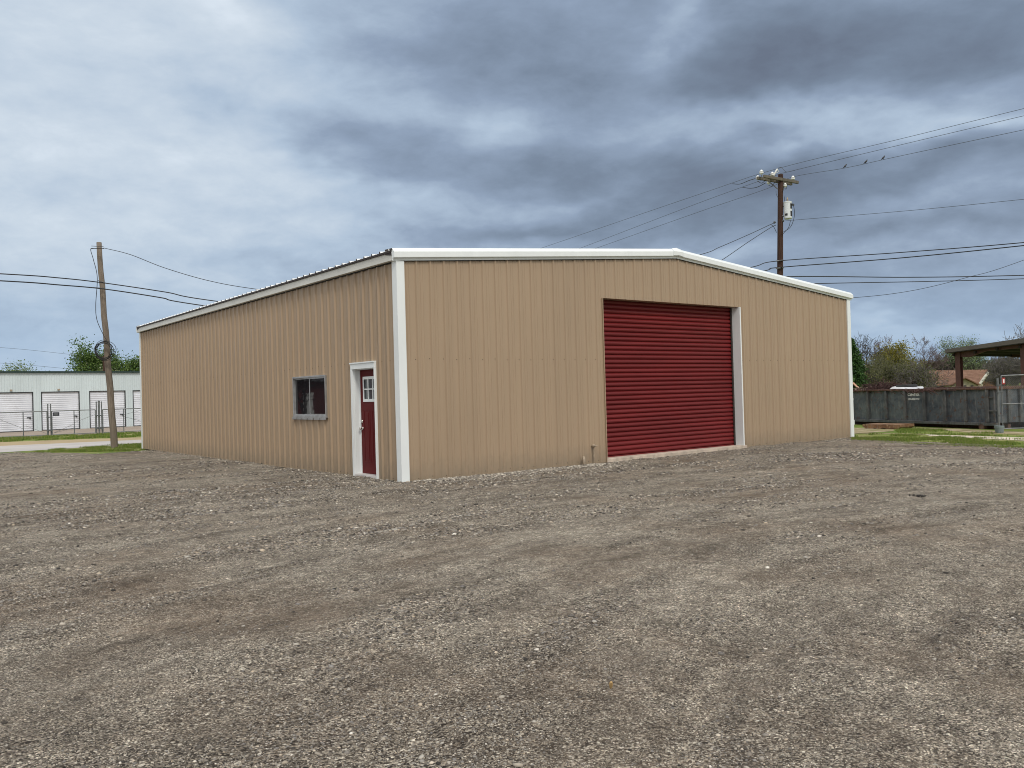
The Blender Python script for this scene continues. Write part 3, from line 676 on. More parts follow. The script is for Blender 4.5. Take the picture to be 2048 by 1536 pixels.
# sliding window
wf = MB(); xo = -.042
wf.box((xo, WY0-.012, WZ1-.02), (.03, WY1+.012, WZ1+.016)); wf.box((xo, WY0-.012, WZ0-.02), (.03, WY1+.012, WZ0+.016)); wf.box((xo, WY0-.012, WZ0+.0165), (.03, WY0+.012, WZ1-.0205)); wf.box((xo, WY1-.02, WZ0+.0165), (.03, WY1+.012, WZ1-.0205))
win = wf.build('window', m_alu, bld, bevel=.003)
ym = (WY0+WY1)/2-.02
for (a, b, xx) in ((WY0+.013, ym+.02, -.020), (ym-.02, WY1-.021, .002)):
    s = MB(); e = .030 if xx < 0 else .024; z0_, z1_ = WZ0+.017, WZ1-.021
    s.box((xx, a, z0_), (xx+.018, b, z0_+e)); s.box((xx, a, z1_-e), (xx+.018, b, z1_)); s.box((xx, a, z0_+e), (xx+.018, a+e, z1_-e)); s.box((xx, b-e, z0_+e), (xx+.018, b, z1_-e))
    sa = s.build('sash', m_alu, win); gp = MB(); gp.box((xx+.006, a+e, z0_+e), (xx+.011, b-e, z1_-e)); gp.build('pane', m_glass, sa)
# window drip strip with notches over the ribs
sl = MB(); sl.box((xo-.012, WY0-.05, WZ0-.040), (-.001, WY1+.04, WZ0-.0205))
yy = WY0-.05
while yy < WY1+.02:
    sl.box((xo-.012, yy+.012, WZ0-.078), (xo-.004, min(yy+.285, WY1+.04), WZ0-.0405)); yy += .3048
sl.build('window_sill', m_alu, win)
ib = MB(); ib.box((.06, WY0-.4, .9), (.07, WY1+.4, 2.4)); ib.build('window_backing', m_nearblack, win)
# pipes near the roller door
m_pipe = mat('grey_pipe', (.33, .27, .20), .6, var=.2, vscale=20)
pp = MB(); pp.tube([(4.72, -.06, .02), (4.72, -.065, .30), (4.72, -.06, .34), (4.72, -.02, .36)], .013, 8); pp.lathe((4.72, -.10, .36), [(0, .030), (.02, .034), (.06, .034), (.085, .02)], (0, 1, 0), 10); pp.tube([(4.66, -.115, .36), (4.78, -.115, .36)], .008, 6)
pp.build('hose_tap', m_pipe, bld, smooth=False)
pp = MB(); pp.tube([(4.30, -.20, -.06), (4.30, -.20, .08), (4.32, -.17, .13), (4.37, -.11, .14), (4.42, -.06, .10)], .030, 10); pp.build('conduit_elbow', m_pipe, bld, smooth=True)

# ------------------------------------------------------------------ storage building
sto = empty('storage_building', (SA.x, SA.y, -.05), 'long low pale green-white storage building with a row of roll-up doors beyond the road', 'building')
U = (SB-SA); UL = U.length; U = U.normalized(); Nn = Vector((U.y, -U.x, 0))   # towards the viewer
if Nn.dot(Vector(CAM)-SA) < 0: Nn = -Nn
ctr = (SA+SB)/2
def su(px):      # metres along the front for a photo column
    a = CF + CX*((px-1024)/F) + CD*((860-768)/F); 
    # intersect vertical plane
    n = np.array(Nn); t = (np.array(SA)-CAM) @ n/(a @ n); q = CAM+a*t; return float((q-np.array(SA)) @ np.array(U))
m_sto = mat('storage_wall', (0.56, 0.64, 0.67), 0.5, var=0.04, vscale=0.6, stretch=(1, 1, .3))
m_stodoor = mat('storage_door', (0.70, 0.73, 0.79), 0.5, var=0.04)
m_green = mat('dark_green_edge', (0.012, 0.035, 0.032), 0.5)
m_black = mat('black_frame', (0.022, 0.025, 0.028), 0.5)
SH = 3.74; zb = -.05; u0, u1 = -16, 26; dep = 9
doors = [(su(68)-2.55, su(68)), (su(83.5), su(160.7)), (su(180), su(252.7)), (su(267), su(267)+2.5)]
doors = [(doors[0][0]-3.2-2.55, doors[0][0]-3.2)] + doors + [(doors[-1][1]+.6, doors[-1][1]+3.1)]
DH = 2.52
def sp(u, o, z): return Vector((SA.x, SA.y, 0))+U*u+Nn*o+Vector((0, 0, z))
m = MB(); us = np.arange(u0, u1, 0.1524).tolist(); cuts = sorted(set([round(x, 4) for x in us] + [round(x, 4) for d in doors for x in d] + [u1]))
for i in range(len(cuts)-1):
    a, b = cuts[i], cuts[i+1]; mid = (a+b)/2
    s0 = zb+DH if any(d[0] < mid < d[1] for d in doors) else zb
    w = b-a
    if w < .06: segs = [(a, 0, b, 0)]
    else: segs = [(a, 0, a+w*.6, 0), (a+w*.6, 0, a+w*.72, .022), (a+w*.72, .022, a+w*.88, .022), (a+w*.88, .022, b, 0)]
    for (x0, o0, x1, o1) in segs: m.add([sp(x0, o0, s0), sp(x1, o1, s0), sp(x1, o1, zb+SH), sp(x0, o0, zb+SH)], [(0, 1, 2, 3)])
# sides, back
m.add([sp(u0, 0, zb), sp(u0, -dep, zb), sp(u0, -dep, zb+SH), sp(u0, 0, zb+SH), sp(u1, 0, zb), sp(u1, -dep, zb), sp(u1, -dep, zb+SH), sp(u1, 0, zb+SH)], [(0, 1, 2, 3), (4, 7, 6, 5), (1, 5, 6, 2)])
m.build('wall', m_sto, sto)
m = MB(); m.box(sp((u0+u1)/2, -dep/2+.06, zb+SH+.055), ((u1-u0)/2+.1, dep/2+.08, .055), (U, Nn, (0, 0, 1))); m.build('roof', m_green, sto)
for i, (a, b) in enumerate(doors):
    m = MB(); z = zb+.03; k = 0
    while z < zb+DH-.09:
        m.add([sp(a+.05, -.085, z), sp(b-.05, -.085, z), sp(b-.05, -.06, z+.03), sp(a+.05, -.06, z+.03), sp(b-.05, -.06, z+.10), sp(a+.05, -.06, z+.10), sp(b-.05, -.092, z+.125), sp(a+.05, -.092, z+.125), sp(b-.05, -.085, z+.13), sp(a+.05, -.085, z+.13)], [(0, 1, 2, 3), (3, 2, 4, 5), (5, 4, 6, 7), (7, 6, 8, 9)]); z += .13
    d = m.build('roller_door', m_stodoor, sto)
    f = MB(); f.box(sp(a+.026, -.03, zb+DH/2), (.025, .04, DH/2-.001), (U, Nn, (0, 0, 1))); f.box(sp(b-.026, -.03, zb+DH/2), (.025, .04, DH/2-.001), (U, Nn, (0, 0, 1))); f.box(sp((a+b)/2, -.03, zb+DH-.03), ((b-a)/2-.052, .038, .03), (U, Nn, (0, 0, 1))); f.box(sp((a+b)/2, -.05, zb+.02), ((b-a)/2-.052, .03, .02), (U, Nn, (0, 0, 1)))
    f.build('door_frame', m_black, d)
    h = MB(); h.box(sp(b-.28, -.04, zb+.88), (.10, .025, .03), (U, Nn, (0, 0, 1))); h.box(sp(b-.20, -.02, zb+.85), (.035, .02, .06), (U, Nn, (0, 0, 1))); h.build('latch', m_black, d)
    if i in (1, 2):
        lt = MB(); lt.box(sp(a+(1.27 if i == 1 else 1.05), .05, zb+DH+.12), (.06, .05, .05), (U, Nn, (0, 0, 1))); lt.build('wall_lamp', m_pipe, sto)

# ------------------------------------------------------------------ chain link gates, left
m_galv = mat('galvanised', (0.17, 0.18, 0.19), 0.5, metal=0.5, var=0.15, vscale=8)
m_galvd = mat('galvanised_dull', (0.12, 0.13, 0.14), 0.6, metal=0.4, var=0.2, vscale=8)
FU = (FB-FA).normalized()
def fu(px):
    n = np.array((FU.y, -FU.x, 0)); a = CF + CX*((px-1024)/F) + CD*((870-768)/F); t = (np.array(FA)-CAM) @ n/(a @ n); q = CAM+a*t; return float((q-np.array(FA)) @ np.array(FU))
def fp(u, z, o=0): return Vector((FA.x, FA.y, 0))+FU*u+Vector((0, 0, z))+Vector((FU.y, -FU.x, 0))*o
def diamond(mb, org, ux, w, h, pitch, r):
    """chain link wire net in the plane of ux and z, as thin crossed strands"""
    n = int((w+h)/pitch)+1; up = Vector((0, 0, 1))
    for k in range(n):
        for sgn in (1, -1):
            a = k*pitch
            x0, z0 = (min(a, w), max(0, a-w)); x1, z1 = (max(0, a-h), min(a, h))
            if abs(x0-x1) < .01: continue
            if sgn < 0: x0, x1 = w-x0, w-x1
            mb.tube([org+ux*x0+up*z0, org+ux*x1+up*z1], r, 3, False)
def chain_gate(a, b, mids, label, braces):
    g = empty('chain_link_gate', fp(a, -.05), label, 'gate', 'chain link gates before the storage building')
    f = MB(); zt, z0 = 1.27, 0.02
    f.tube([fp(a, z0), fp(a, zt)], .024, 8); f.tube([fp(b, z0), fp(b, zt)], .024, 8); f.tube([fp(a, zt), fp(b, zt)], .024, 8); f.tube([fp(a, z0), fp(b, z0)], .024, 8)
    f.build('frame', m_galv, g)
    for q in mids: u_ = MB(); u_.tube([fp(q, z0+.02), fp(q, zt-.02)], .023, 8); u_.build('upright', m_galvd, g)
    for (x0, z0_, x1, z1_) in braces: r = MB(); r.tube([fp(x0, z0_, .02), fp(x1, z1_, .02)], .009, 6); r.build('brace_rod', m_galvd, g)
    n_ = MB(); diamond(n_, fp(a+.03, z0+.03, -.01), FU, b-a-.06, zt-z0-.06, .09, .0010); n_.build('wire_net', m_galv, g)
A0, A1, B1, C0 = fu(97), fu(102), fu(194), fu(204)
M0, M1, M2 = fu(47), fu(149), fu(248)
chain_gate(A0-4.3, A0-.05, [M0], 'long chain link gate at the left edge of the photo with a sloping brace rod', [(M0, .40, M0-1.6, 1.2), (A0-.1, .1, M0+.1, .55)])
chain_gate(A1+.06, B1-.06, [M1], 'middle chain link gate carrying the small dark notice', [(A1+.1, .1, M1, .55), (M1, .62, B1-.1, 1.0), (M1, .35, A1+.1, .1)])
chain_gate(C0+.06, C0+4.4, [M2], 'chain link gate behind the leaning pole nearest the tan building', [(M2, .85, M2+1.2, .45), (M2+1.1, 1.2, M2, .95)])
def gate_post(px, h, label, r=.038):
    u_ = fu(px); g = empty('gate_post', fp(u_, -.05), label, 'post', 'posts of the chain link gates')
    p_ = MB(); p_.tube([fp(u_, -.08, -.06), fp(u_, h, -.06)], r, 10); p_.build('shaft', m_galv, g, smooth=False)
    c_ = MB(); c_.lathe(fp(u_, h, -.06), [(0, r+.006), (.03, r+.006), (.06, .01)], (0, 0, 1), 10); c_.build('cap', m_galvd, g)
    for z in (.25, .95): k_ = MB(); k_.box(fp(u_, z, -.04), (.075, .05, .028), (FU, (FU.y, -FU.x, 0), (0, 0, 1))); k_.build('hinge', m_galvd, g)
gate_post(97.0, 1.60, 'left one of the two thin steel gate posts near the dark notice', .030); gate_post(102.6, 1.60, 'right one of the two thin steel gate posts near the dark notice', .030)
gate_post(194.2, 1.66, 'left of three grouped gate posts beside the leaning wooden pole', .028); gate_post(199.4, 1.70, 'thicker middle one of three grouped steel gate posts', .05); gate_post(204.6, 1.66, 'right of three grouped gate posts, nearest the leaning wooden pole', .028)
s = MB(); s.box(fp(fu(113), 1.10, .05), (.145, .006, .10), (FU, (FU.y, -FU.x, 0), (0, 0, 1))); no = s.build('notice', mat('notice_dark', (.018, .022, .035), .5, var=.1)); tag(no, 'small dark blue notice hanging on the middle chain link gate', 'sign')
for k, w in ((.055, .09), (.005, .10), (-.045, .08)):
    l_ = MB(); l_.box(fp(fu(113), 1.10+k, .0575), (w, .001, .008), (FU, (FU.y, -FU.x, 0), (0, 0, 1))); l_.build('lettering_line', mat('notice_text', (.35, .36, .38), .6), no)

# ------------------------------------------------------------------ leaning utility pole, left
def woodmat(name, c1, c2):
    m = bpy.data.materials.new(name); m.use_nodes = True; t = m.node_tree; B = NB(t); p = t.nodes['Principled BSDF']; p.inputs['Roughness'].default_value = .9; p.inputs['Specular IOR Level'].default_value = .15
    co = B.n('ShaderNodeTexCoord').outputs['Object']; n = B.noise(B.mapping(co, (9, 9, .55)), 3, 7, .7); n2 = B.noise(co, .6, 3, .6)
    B.link(B.mix(B.ramp(B.math('MULTIPLY_ADD', n2, .4, B.math('MULTIPLY', n, .75)), [(.35, (0, 0, 0)), (.75, (1, 1, 1))]), c1, c2), p.inputs['Base Color'])
    bn = B.n('ShaderNodeBump'); bn.inputs['Strength'].default_value = .8; bn.inputs['Distance'].default_value = .02; B.link(n, bn.inputs['Height']); B.link(bn.outputs[0], p.inputs['Normal']); return m
m_wood = woodmat('weathered_pole_wood', (.085, .068, .055), (.26, .22, .18)); m_wood2 = woodmat('creosoted_pole_wood', (.022, .013, .011), (.085, .05, .04)); m_arm = woodmat('weathered_crossarm', (.07, .065, .055), (.20, .18, .15))
m_cable = mat('black_cable', (.012, .012, .013), .6); m_thin = mat('grey_conductor', (.06, .065, .07), .5, metal=.3); m_porc = mat('white_porcelain', (.78, .80, .80), .25, var=.02); m_steel = mat('dull_steel', (.10, .105, .11), .5, metal=.5)
pb = G(229, 895.5); pd_ = DEP(pb); pt = P(197.5, 485, pd_+.3)
pole = empty('utility_pole', pb, 'weathered wooden pole leaning left beside the tan building', 'utility pole')
m = MB(); K = 14; m.tube([pb.lerp(pt, i/K)+Vector((.012*math.sin(i*1.9), .012*math.cos(i*1.3), 0)) for i in range(-1, K+1)], [.122-.034*max(i, 0)/K for i in range(-1, K+1)], 14); m.build('shaft', m_wood, pole, smooth=True)
def pl(px_, py_, o=0, d=0):
    """point beside the leaning pole"""
    return P(px_, py_, pd_-o+d)
m = MB(); m.tube([pl(183, 492, .1), pl(201, 493, .1), pl(207, 492.5, .1)], .011, 6); m.tube([pl(181, 497.5, .12), pl(200, 497, .1), pl(208, 496, .1)], .009, 6); m.build('top_bolt', m_steel, pole)
m = MB(); m.tube([pl(186, 575, .12), pl(210, 577, .13)], .018, 6); m.tube([pl(196, 561, .12), pl(212, 566, .13)], .014, 6); m.build('cable_clamp', m_steel, pole)
def cat(pts, n=14):
    """smooth curve through the given points"""
    pts = [Vector(p) for p in pts]; q = [pts[0]*2-pts[1]]+pts+[pts[-1]*2-pts[-2]]; out = []
    for i in range(1, len(q)-2):
        for k in range(n):
            t = k/n; a, b, c, d = q[i-1], q[i], q[i+1], q[i+2]
            out.append(0.5*((2*b)+(-a+c)*t+(2*a-5*b+4*c-d)*t*t+(-a+3*b-3*c+d)*t*t*t))
    return out+[pts[-1]]
def wire(name, pts, r, mt, label, cat_, group=None, n=14):
    m = MB(); m.tube(cat(pts, n), r, 6); o = m.build(name, mt, smooth=True); return tag(o, label, cat_, group)
wire('loose_cable', [pl(208, 497, .12), pl(190, 497, .12), pl(181.5, 499, .12), pl(187, 520, .12), pl(194.5, 555, .13), pl(191.5, 610, .14), pl(194, 640, .14), pl(207, 670, .13), pl(216, 684, .13)], .011, m_cable, 'slack black cable hanging down the leaning pole to the coil', 'cable')
m = MB()
for k in range(7):
    cx_, cy_, rx_, ry_ = 209+random.uniform(-3, 2.5), 701+random.uniform(-2, 3), 17.5+random.uniform(-3, 4.5), 17.5+random.uniform(-2, 3)
    m.tube([pl(cx_+rx_*math.cos(w), cy_+ry_*math.sin(w), .16+.015*k) for w in [i*2*math.pi/28 for i in range(29)]], .010, 5)
tag(m.build('cable_coil', m_cable, smooth=True), 'coil of black cable strapped to the leaning pole', 'cable coil')

# ------------------------------------------------------------------ utility pole behind the roof, right
RD = 38.0; rt = P(1561, 349, RD); rb = Vector((rt.x+.25, rt.y-.1, -.05)); rb = P(1560, 600, RD); dirp = (rb-rt).normalized(); rb = rt+dirp*((rt.z+.05)/-dirp.z)
rp_ = empty('utility_pole', rb, 'tall dark pole with crossarm and transformer rising behind the roof', 'utility pole')
m = MB(); m.tube([rb.lerp(rt, i/12) for i in range(-1, 13)], [.165-.05*max(i, 0)/12 for i in range(-1, 13)], 16); m.build('shaft', m_wood2, rp_, smooth=True)
def rq(u, v, o=0): return P(u, v, RD-o)
L0, L1 = P(1521, 354, RD-.75), P(1589.5, 366.5, RD+.75)
m = MB(); ad = (L1-L0).normalized(); an = ad.cross(Vector((0, 0, 1))).normalized()
for o in (-.17, .17): m.box((L0+L1)/2+an*o+Vector((0, 0, .0)), ((L1-L0).length/2, .05, .065), (ad, an, (0, 0, 1)))
m.build('crossarm', m_arm, rp_, bevel=.01)
m = MB(); m.tube([L0.lerp(L1, .28)-an*.20, rq(1555.5, 378, .2)], .022, 6); m.tube([L0.lerp(L1, .78)-an*.20, rq(1567, 380, .2)], .022, 6); m.build('arm_brace', m_steel, rp_)
def bell(p, ax, s=1.0):
    m = MB(); m.lathe(p, [(0, .02*s), (.05*s, .03*s), (.055*s, .075*s), (.085*s, .085*s), (.11*s, .06*s), (.112*s, .075*s), (.15*s, .07*s), (.18*s, .035*s), (.20*s, .03*s)], ax, 14); o = m.build('insulator', m_porc, rp_, smooth=True); return o
tops = [L0.lerp(L1, .03), L0.lerp(L1, .34), L0.lerp(L1, .95)]
for p_ in tops:
    s_ = MB(); s_.tube([p_, p_+Vector((0, 0, .15))], .014, 6); s_.build('insulator_pin', m_steel, rp_); bell(p_+Vector((0, 0, .10)), (0, 0, 1), 1.15)
LD = (P(2048, 231, 30)-rt); LD.z = 0; LD.normalize()
ends = [(1515, 357), (1537, 365.5), (1569.5, 372)]
dead = []
for i, (u, v) in enumerate(ends):
    p_ = rq(u, v, .0); bell(p_+Vector((0, 0, -.08)), (0.15, 0, 1), 1.1); dead.append(p_)
    s_ = MB(); q = (L0.lerp(L1, (.15, .42, .78)[i])); s_.tube(cat([p_+Vector((0, 0, -.12)), p_.lerp(q, .5)+Vector((0, 0, -.22)), q-Vector((0, 0, .08))], 6), .013, 6); s_.build('jumper_lead', m_cable, rp_)
s_ = MB(); s_.tube([rq(1547, 352, .25), rq(1552, 342, .3), rq(1555, 338, .3)], .035, 8); s_.tube([rq(1553, 338, .3), rq(1558, 343, .3), rq(1553, 346, .3)], .014, 6); s_.build('fuse_cutout', m_porc, rp_)
s_ = MB(); s_.tube(cat([rq(1538, 356, .3), rq(1538, 349, .3), rq(1546, 348.5, .3)], 6), .014, 6); s_.build('jumper_lead', m_cable, rp_)
# transformer can
tcn = P(1576, 438, RD-.1)
m = MB(); m.lathe(tcn, [(0, .15), (.02, .175), (.04, .18), (.72, .185), (.74, .195), (.77, .195), (.80, .12), (.82, .02)], (0, 0, 1), 20); tf = m.build('transformer', mat('transformer_grey', (.60, .64, .67), .4, var=.05), rp_, smooth=False, bevel=0)
m = MB(); m.lathe(tcn+Vector((0, 0, .82)), [(0, .03), (.03, .05), (.06, .03), (.09, .05), (.12, .03), (.17, .02)], (0, 0, 1), 10); m.build('bushing', m_pipe, tf)
rr_ = Vector(CX); rr_.z = 0; rr_.normalize(); ff_ = Vector(CF); ff_.z = 0; ff_.normalize()
for (z0_, z1_, a0, a1) in ((.44, .68, 20, 62), (.10, .34, 20, 62), (.13, .23, -60, -22)):
    m = MB(); arc = [math.radians(a0+(a1-a0)*i/5) for i in range(6)]
    pts0 = [tcn+(rr_*math.sin(w)-ff_*math.cos(w))*.188+Vector((0, 0, z0_)) for w in arc]; pts1 = [q+Vector((0, 0, z1_-z0_)) for q in pts0]
    pts2 = [tcn+(rr_*math.sin(w)-ff_*math.cos(w))*.181+Vector((0, 0, z0_)) for w in arc]; pts3 = [q+Vector((0, 0, z1_-z0_)) for q in pts2]
    m.add(pts0+pts1, [(i, i+1, i+7, i+6) for i in range(5)]); m.add([pts0[0], pts1[0], pts3[0], pts2[0]], [(0, 1, 2, 3)]); m.add([pts0[5], pts1[5], pts3[5], pts2[5]], [(3, 2, 1, 0)]); m.add(pts1+pts3, [(i, i+1, i+7, i+6) for i in range(5)]); m.build('dark_patch', m_cable, tf)  # plain dark patches curved round the can
m = MB()
for (u, v) in ((1584, 409), (1586.5, 409.5)): m.box(P(u, v, RD-.18), (.035, .035, .04), ((1, 0, 0), (0, 1, 0), (0, 0, 1)))
m.build('terminal', m_steel, tf)
for a_, z_ in ((rq(1566, 412, .1), .65), (rq(1564, 432, .1), .12)): m = MB(); m.tube([a_, tcn+Vector((0, 0, z_))], .03, 8); m.build('mounting_bracket', m_steel, tf)
m = MB(); m.tube(cat([rq(1587, 410, .2), rq(1589, 425, .2), rq(1587, 440, .2), rq(1580, 455, .2), rq(1565, 465, .2)], 8), .012, 6); m.tube(cat([rq(1581, 441, .15), rq(1577, 455, .2), rq(1565, 469, .2)], 8), .011, 6)
m.tube(cat([rq(1570, 391, .1), rq(1569, 400, .1), rq(1572, 407, .15)], 6), .010, 6); m.tube(cat([rq(1541, 449, .3), rq(1547, 453, .3), rq(1553, 465, .2)], 6), .011, 6); m.tube(cat([rq(1552, 381, .15), rq(1552.5, 388, .15), rq(1556, 396, .15)], 6), .008, 6); m.build('transformer_lead', m_cable, rp_, smooth=True)
for v in (520.5, 535.5): m = MB(); m.tube([rq(1552, v+1.5, .17), rq(1567, v, .17)], .03, 8); m.build('cable_clamp', m_steel, rp_)
for q_ in (rq(1549, 447, .1), rq(1566, 444, .1)): m = MB(); m.lathe(q_, [(0, .03), (.03, .05), (.08, .05), (.10, .03)], (0, 0, 1), 10); m.build('spool', m_steel, rp_)

# ------------------------------------------------------------------ wires
gp_ = 'thin conductors through the top of the tall pole'
def ext3(a, b, k): return b+(b-a)*k
a, b, c = P(2048, 217, 30.3), P(1556, 337, RD-.1), P(1098, 491, 52)
wire('power_line', [ext3(P(1800, 278, 33.8), a, 4), a, P(1800, 278, 33.8), b, P(1400, 388, 42.2), c, ext3(P(1400, 388, 42.2), c, 2)], .0085, m_thin, 'uppermost of the three thin conductors crossing the sky to the tall pole', 'power line', gp_)
a = P(2048, 231.5, 30.0)
wire('power_line', [ext3(P(1800, 290, 33.4), a, 4), a, P(1800, 290, 33.4), P(1585, 341.5, 37.5), P(1545, 353, RD), P(1400, 405, 42.2), P(1172, 492, 50), P(900, 595, 64)], .0085, m_thin, 'middle one of three thin conductors crossing the sky to the tall pole', 'power line', gp_)
a = P(2048, 259.5, 30.6)
W3 = [ext3(P(1800, 312, 34), a, 4), a, P(1800, 312, 34.3), P(1690, 336, 36.3), tops[2]+Vector((0, 0, .28)), P(1532, 378, RD+1), P(1400, 423, 42.5), P(1205, 492, 50), P(900, 600, 64)]
wire('power_line', W3, .0085, m_thin, 'lowest of three thin conductors, the one the birds sit on', 'power line', gp_)
wire('jumper_cable', [P(1465, 367.5, 39.6), P(1480, 368, 39.2), P(1498, 361, 38.4), P(1513, 356.5, 38)], .014, m_cable, 'upper short black lead curving to the left end of the crossarm', 'cable')
wire('jumper_cable', [P(1485, 374.5, 39.4), P(1500, 376.5, 38.9), P(1515, 374, 38.4), P(1531, 366, 38)], .014, m_cable, 'lower short black lead curving in below the crossarm left end', 'cable')
wire('jumper_cable', [P(1557, 334.5, 37.8), P(1563, 335.5, 37.8), P(1571, 343, 37.7), P(1577, 343.5, 37.6), P(1590, 340.5, 37.4)], .009, m_thin, 'thin lead looping over the very top of the tall pole', 'cable')
wire('neutral_line', [P(2300, 372, 24), P(2048, 398.5, 30.5), P(1820, 421, 33.8), P(1590, 440, 37.4), P(1566, 442.5, 37.9)], .009, m_thin, 'single thin wire leaving the pole right below the transformer', 'power line')
wire('service_drop', [P(1552, 445, 37.9), P(1541, 449, 37.8), P(1500, 468, 36.5), P(1440, 494, 34.5), P(1398, 510, 33), P(1200, 560, 29.5)], .014, m_cable, 'upper black service cable dropping left from the pole behind the roof', 'cable', 'black service drops')
wire('service_drop', [P(1552, 450, 37.9), P(1540, 456, 37.8), P(1495, 485, 36), P(1447, 518, 34), P(1380, 560, 32)], .014, m_cable, 'steeper lower black service cable dropping left behind the roof', 'cable', 'black service drops')
# long cables between the two poles
gl_ = 'long black cables strung between the poles'
wire('communication_cable', [P(-500, 522, 24), P(0, 547.5, 26.5), P(120, 556, 28.3), P(205, 565.5, pd_-.1), P(330, 584, 30.4), P(437, 603, 31), P(900, 660, 33), P(1300, 590, 35.5), P(1420, 555, 36.6), P(1509, 533, 37.4), P(1560, 521.5, RD-.2), P(1800, 505, 35), P(2048, 485, 32), P(2500, 440, 26)], .019, m_cable, 'upper of two long black cables running between the poles', 'cable', gl_)
wire('communication_cable', [P(-500, 537, 24), P(0, 561.5, 26.5), P(120, 570, 28.3), P(208, 578, pd_-.1), P(320, 595, 30.4), P(405, 611, 30.9), P(900, 680, 33), P(1300, 615, 35.5), P(1450, 565, 37), P(1534, 540.5, 37.7), P(1562, 534.5, RD-.2), P(1800, 516, 35), P(2048, 491, 32), P(2500, 440, 26)], .021, m_cable, 'lower of two long black cables running between the poles', 'cable', gl_)
wire('distribution_cable', [P(1330, 560, 42), P(1590, 553, 44), P(1820, 554.5, 45), P(2048, 550.5, 46), P(2500, 536, 48)], .026, m_cable, 'upper of two level black cables passing just above the right eave', 'cable', 'level cables right of the roof')
wire('distribution_cable', [P(1330, 576, 42), P(1640, 567, 44), P(1850, 563, 45), P(2048, 557.5, 46), P(2500, 542, 48)], .022, m_cable, 'lower of two level black cables passing just above the right eave', 'cable', 'level cables right of the roof')
wire('telephone_wire', [P(1560, 600, 33), P(1704, 595.5, 34), P(1820, 582, 35), P(1930, 556, 36), P(2048, 520, 37), P(2400, 385, 40)], .011, m_cable, 'thin sagging wire rising to the right edge from behind the eave', 'wire')
wire('service_wire', [pl(208, 496, .1), P(260, 509, 29.4), P(330, 536, 28.6), P(420, 562, 27.9), P(518, 579, 27.5), P(700, 600, 27.5), P(900, 610, 28)], .011, m_cable, 'thin wire sagging from the leaning pole top towards the roof', 'wire')
# distant line with small poles beyond the storage building
FD = 130
wire('far_power_line', [P(-200, 686, FD), P(0, 695, FD), P(170, 712, FD), P(420, 740, FD)], .022, m_thin, 'faint upper wire far beyond the storage roof at left', 'power line')
wire('far_power_line', [P(-200, 718, FD), P(0, 726, FD), P(175, 741, FD), P(420, 762, FD)], .022, m_thin, 'faint lower wire far beyond the storage roof at left', 'power line')
def far_pole(u, vtop, d, arm, label):
    t_ = P(u, vtop, d); b_ = Vector((t_.x, t_.y, -.05)); g = empty('utility_pole', b_, label, 'utility pole')
    m = MB(); m.tube([b_, t_], [.17, .11], 8); m.build('shaft', m_wood2, g)
    if arm: m = MB(); rr2 = Vector(CX); rr2.z = 0; m.box(t_-Vector((0, 0, .2)), (arm/2, .07, .08), (rr2.normalized(), ff_, (0, 0, 1))); m.build('crossarm', m_wood2, g)
far_pole(171, 736, 95, 1.6, 'small distant pole with short crossarm peeping over the storage roof'); far_pole(99, 742, 120, 1.9, 'tiny distant crossarm showing over the left part of the storage roof'); far_pole(207.7, 712, 78, 0, 'plain dark pole standing behind the storage roof near the cable coil')

# birds on the lowest conductor
cw = cat(W3, 30)
def on_wire(u):
    best = min(cw, key=lambda q: abs(((np.array(q)-CAM) @ CX)/((np.array(q)-CAM) @ CF)*F+1024-u) if (np.array(q)-CAM) @ CF > 5 else 1e9); return best
m_bird = mat('black_feather', (.010, .010, .012), .5)
def bird(u, label, flip):
    c = on_wire(u); r = Vector(CX)*flip; r.z = 0; r.normalize(); up = Vector((0, 0, 1)); s_ = 0.74
    m = MB(); sp_ = [(-.135, .0, .006), (-.10, .02, .018), (-.06, .05, .030), (-.02, .085, .045), (.02, .12, .050), (.05, .155, .040), (.065, .185, .030), (.08, .205, .033), (.098, .213, .024), (.112, .212, .009), (.135, .207, .002)]
    m.tube([c+(r*a+up*b)*s_ for a, b, _ in sp_], [q*s_ for _, _, q in sp_], 10); o = m.build('bird', m_bird, smooth=True); tag(o, label, 'bird', 'birds on the wire')
    for q in (-.018, .018): l_ = MB(); l_.tube([c+Vector(CF)*q+up*.005, c+r*.012+Vector(CF)*q+up*.08], .004, 5); l_.build('leg', m_bird, o)
bird(1691, 'small black bird on the wire, nearest the tall pole', 1); bird(1732, 'small black bird in the middle of the three on the wire', 1); bird(1767, 'small black bird on the wire, farthest right of three', 1)

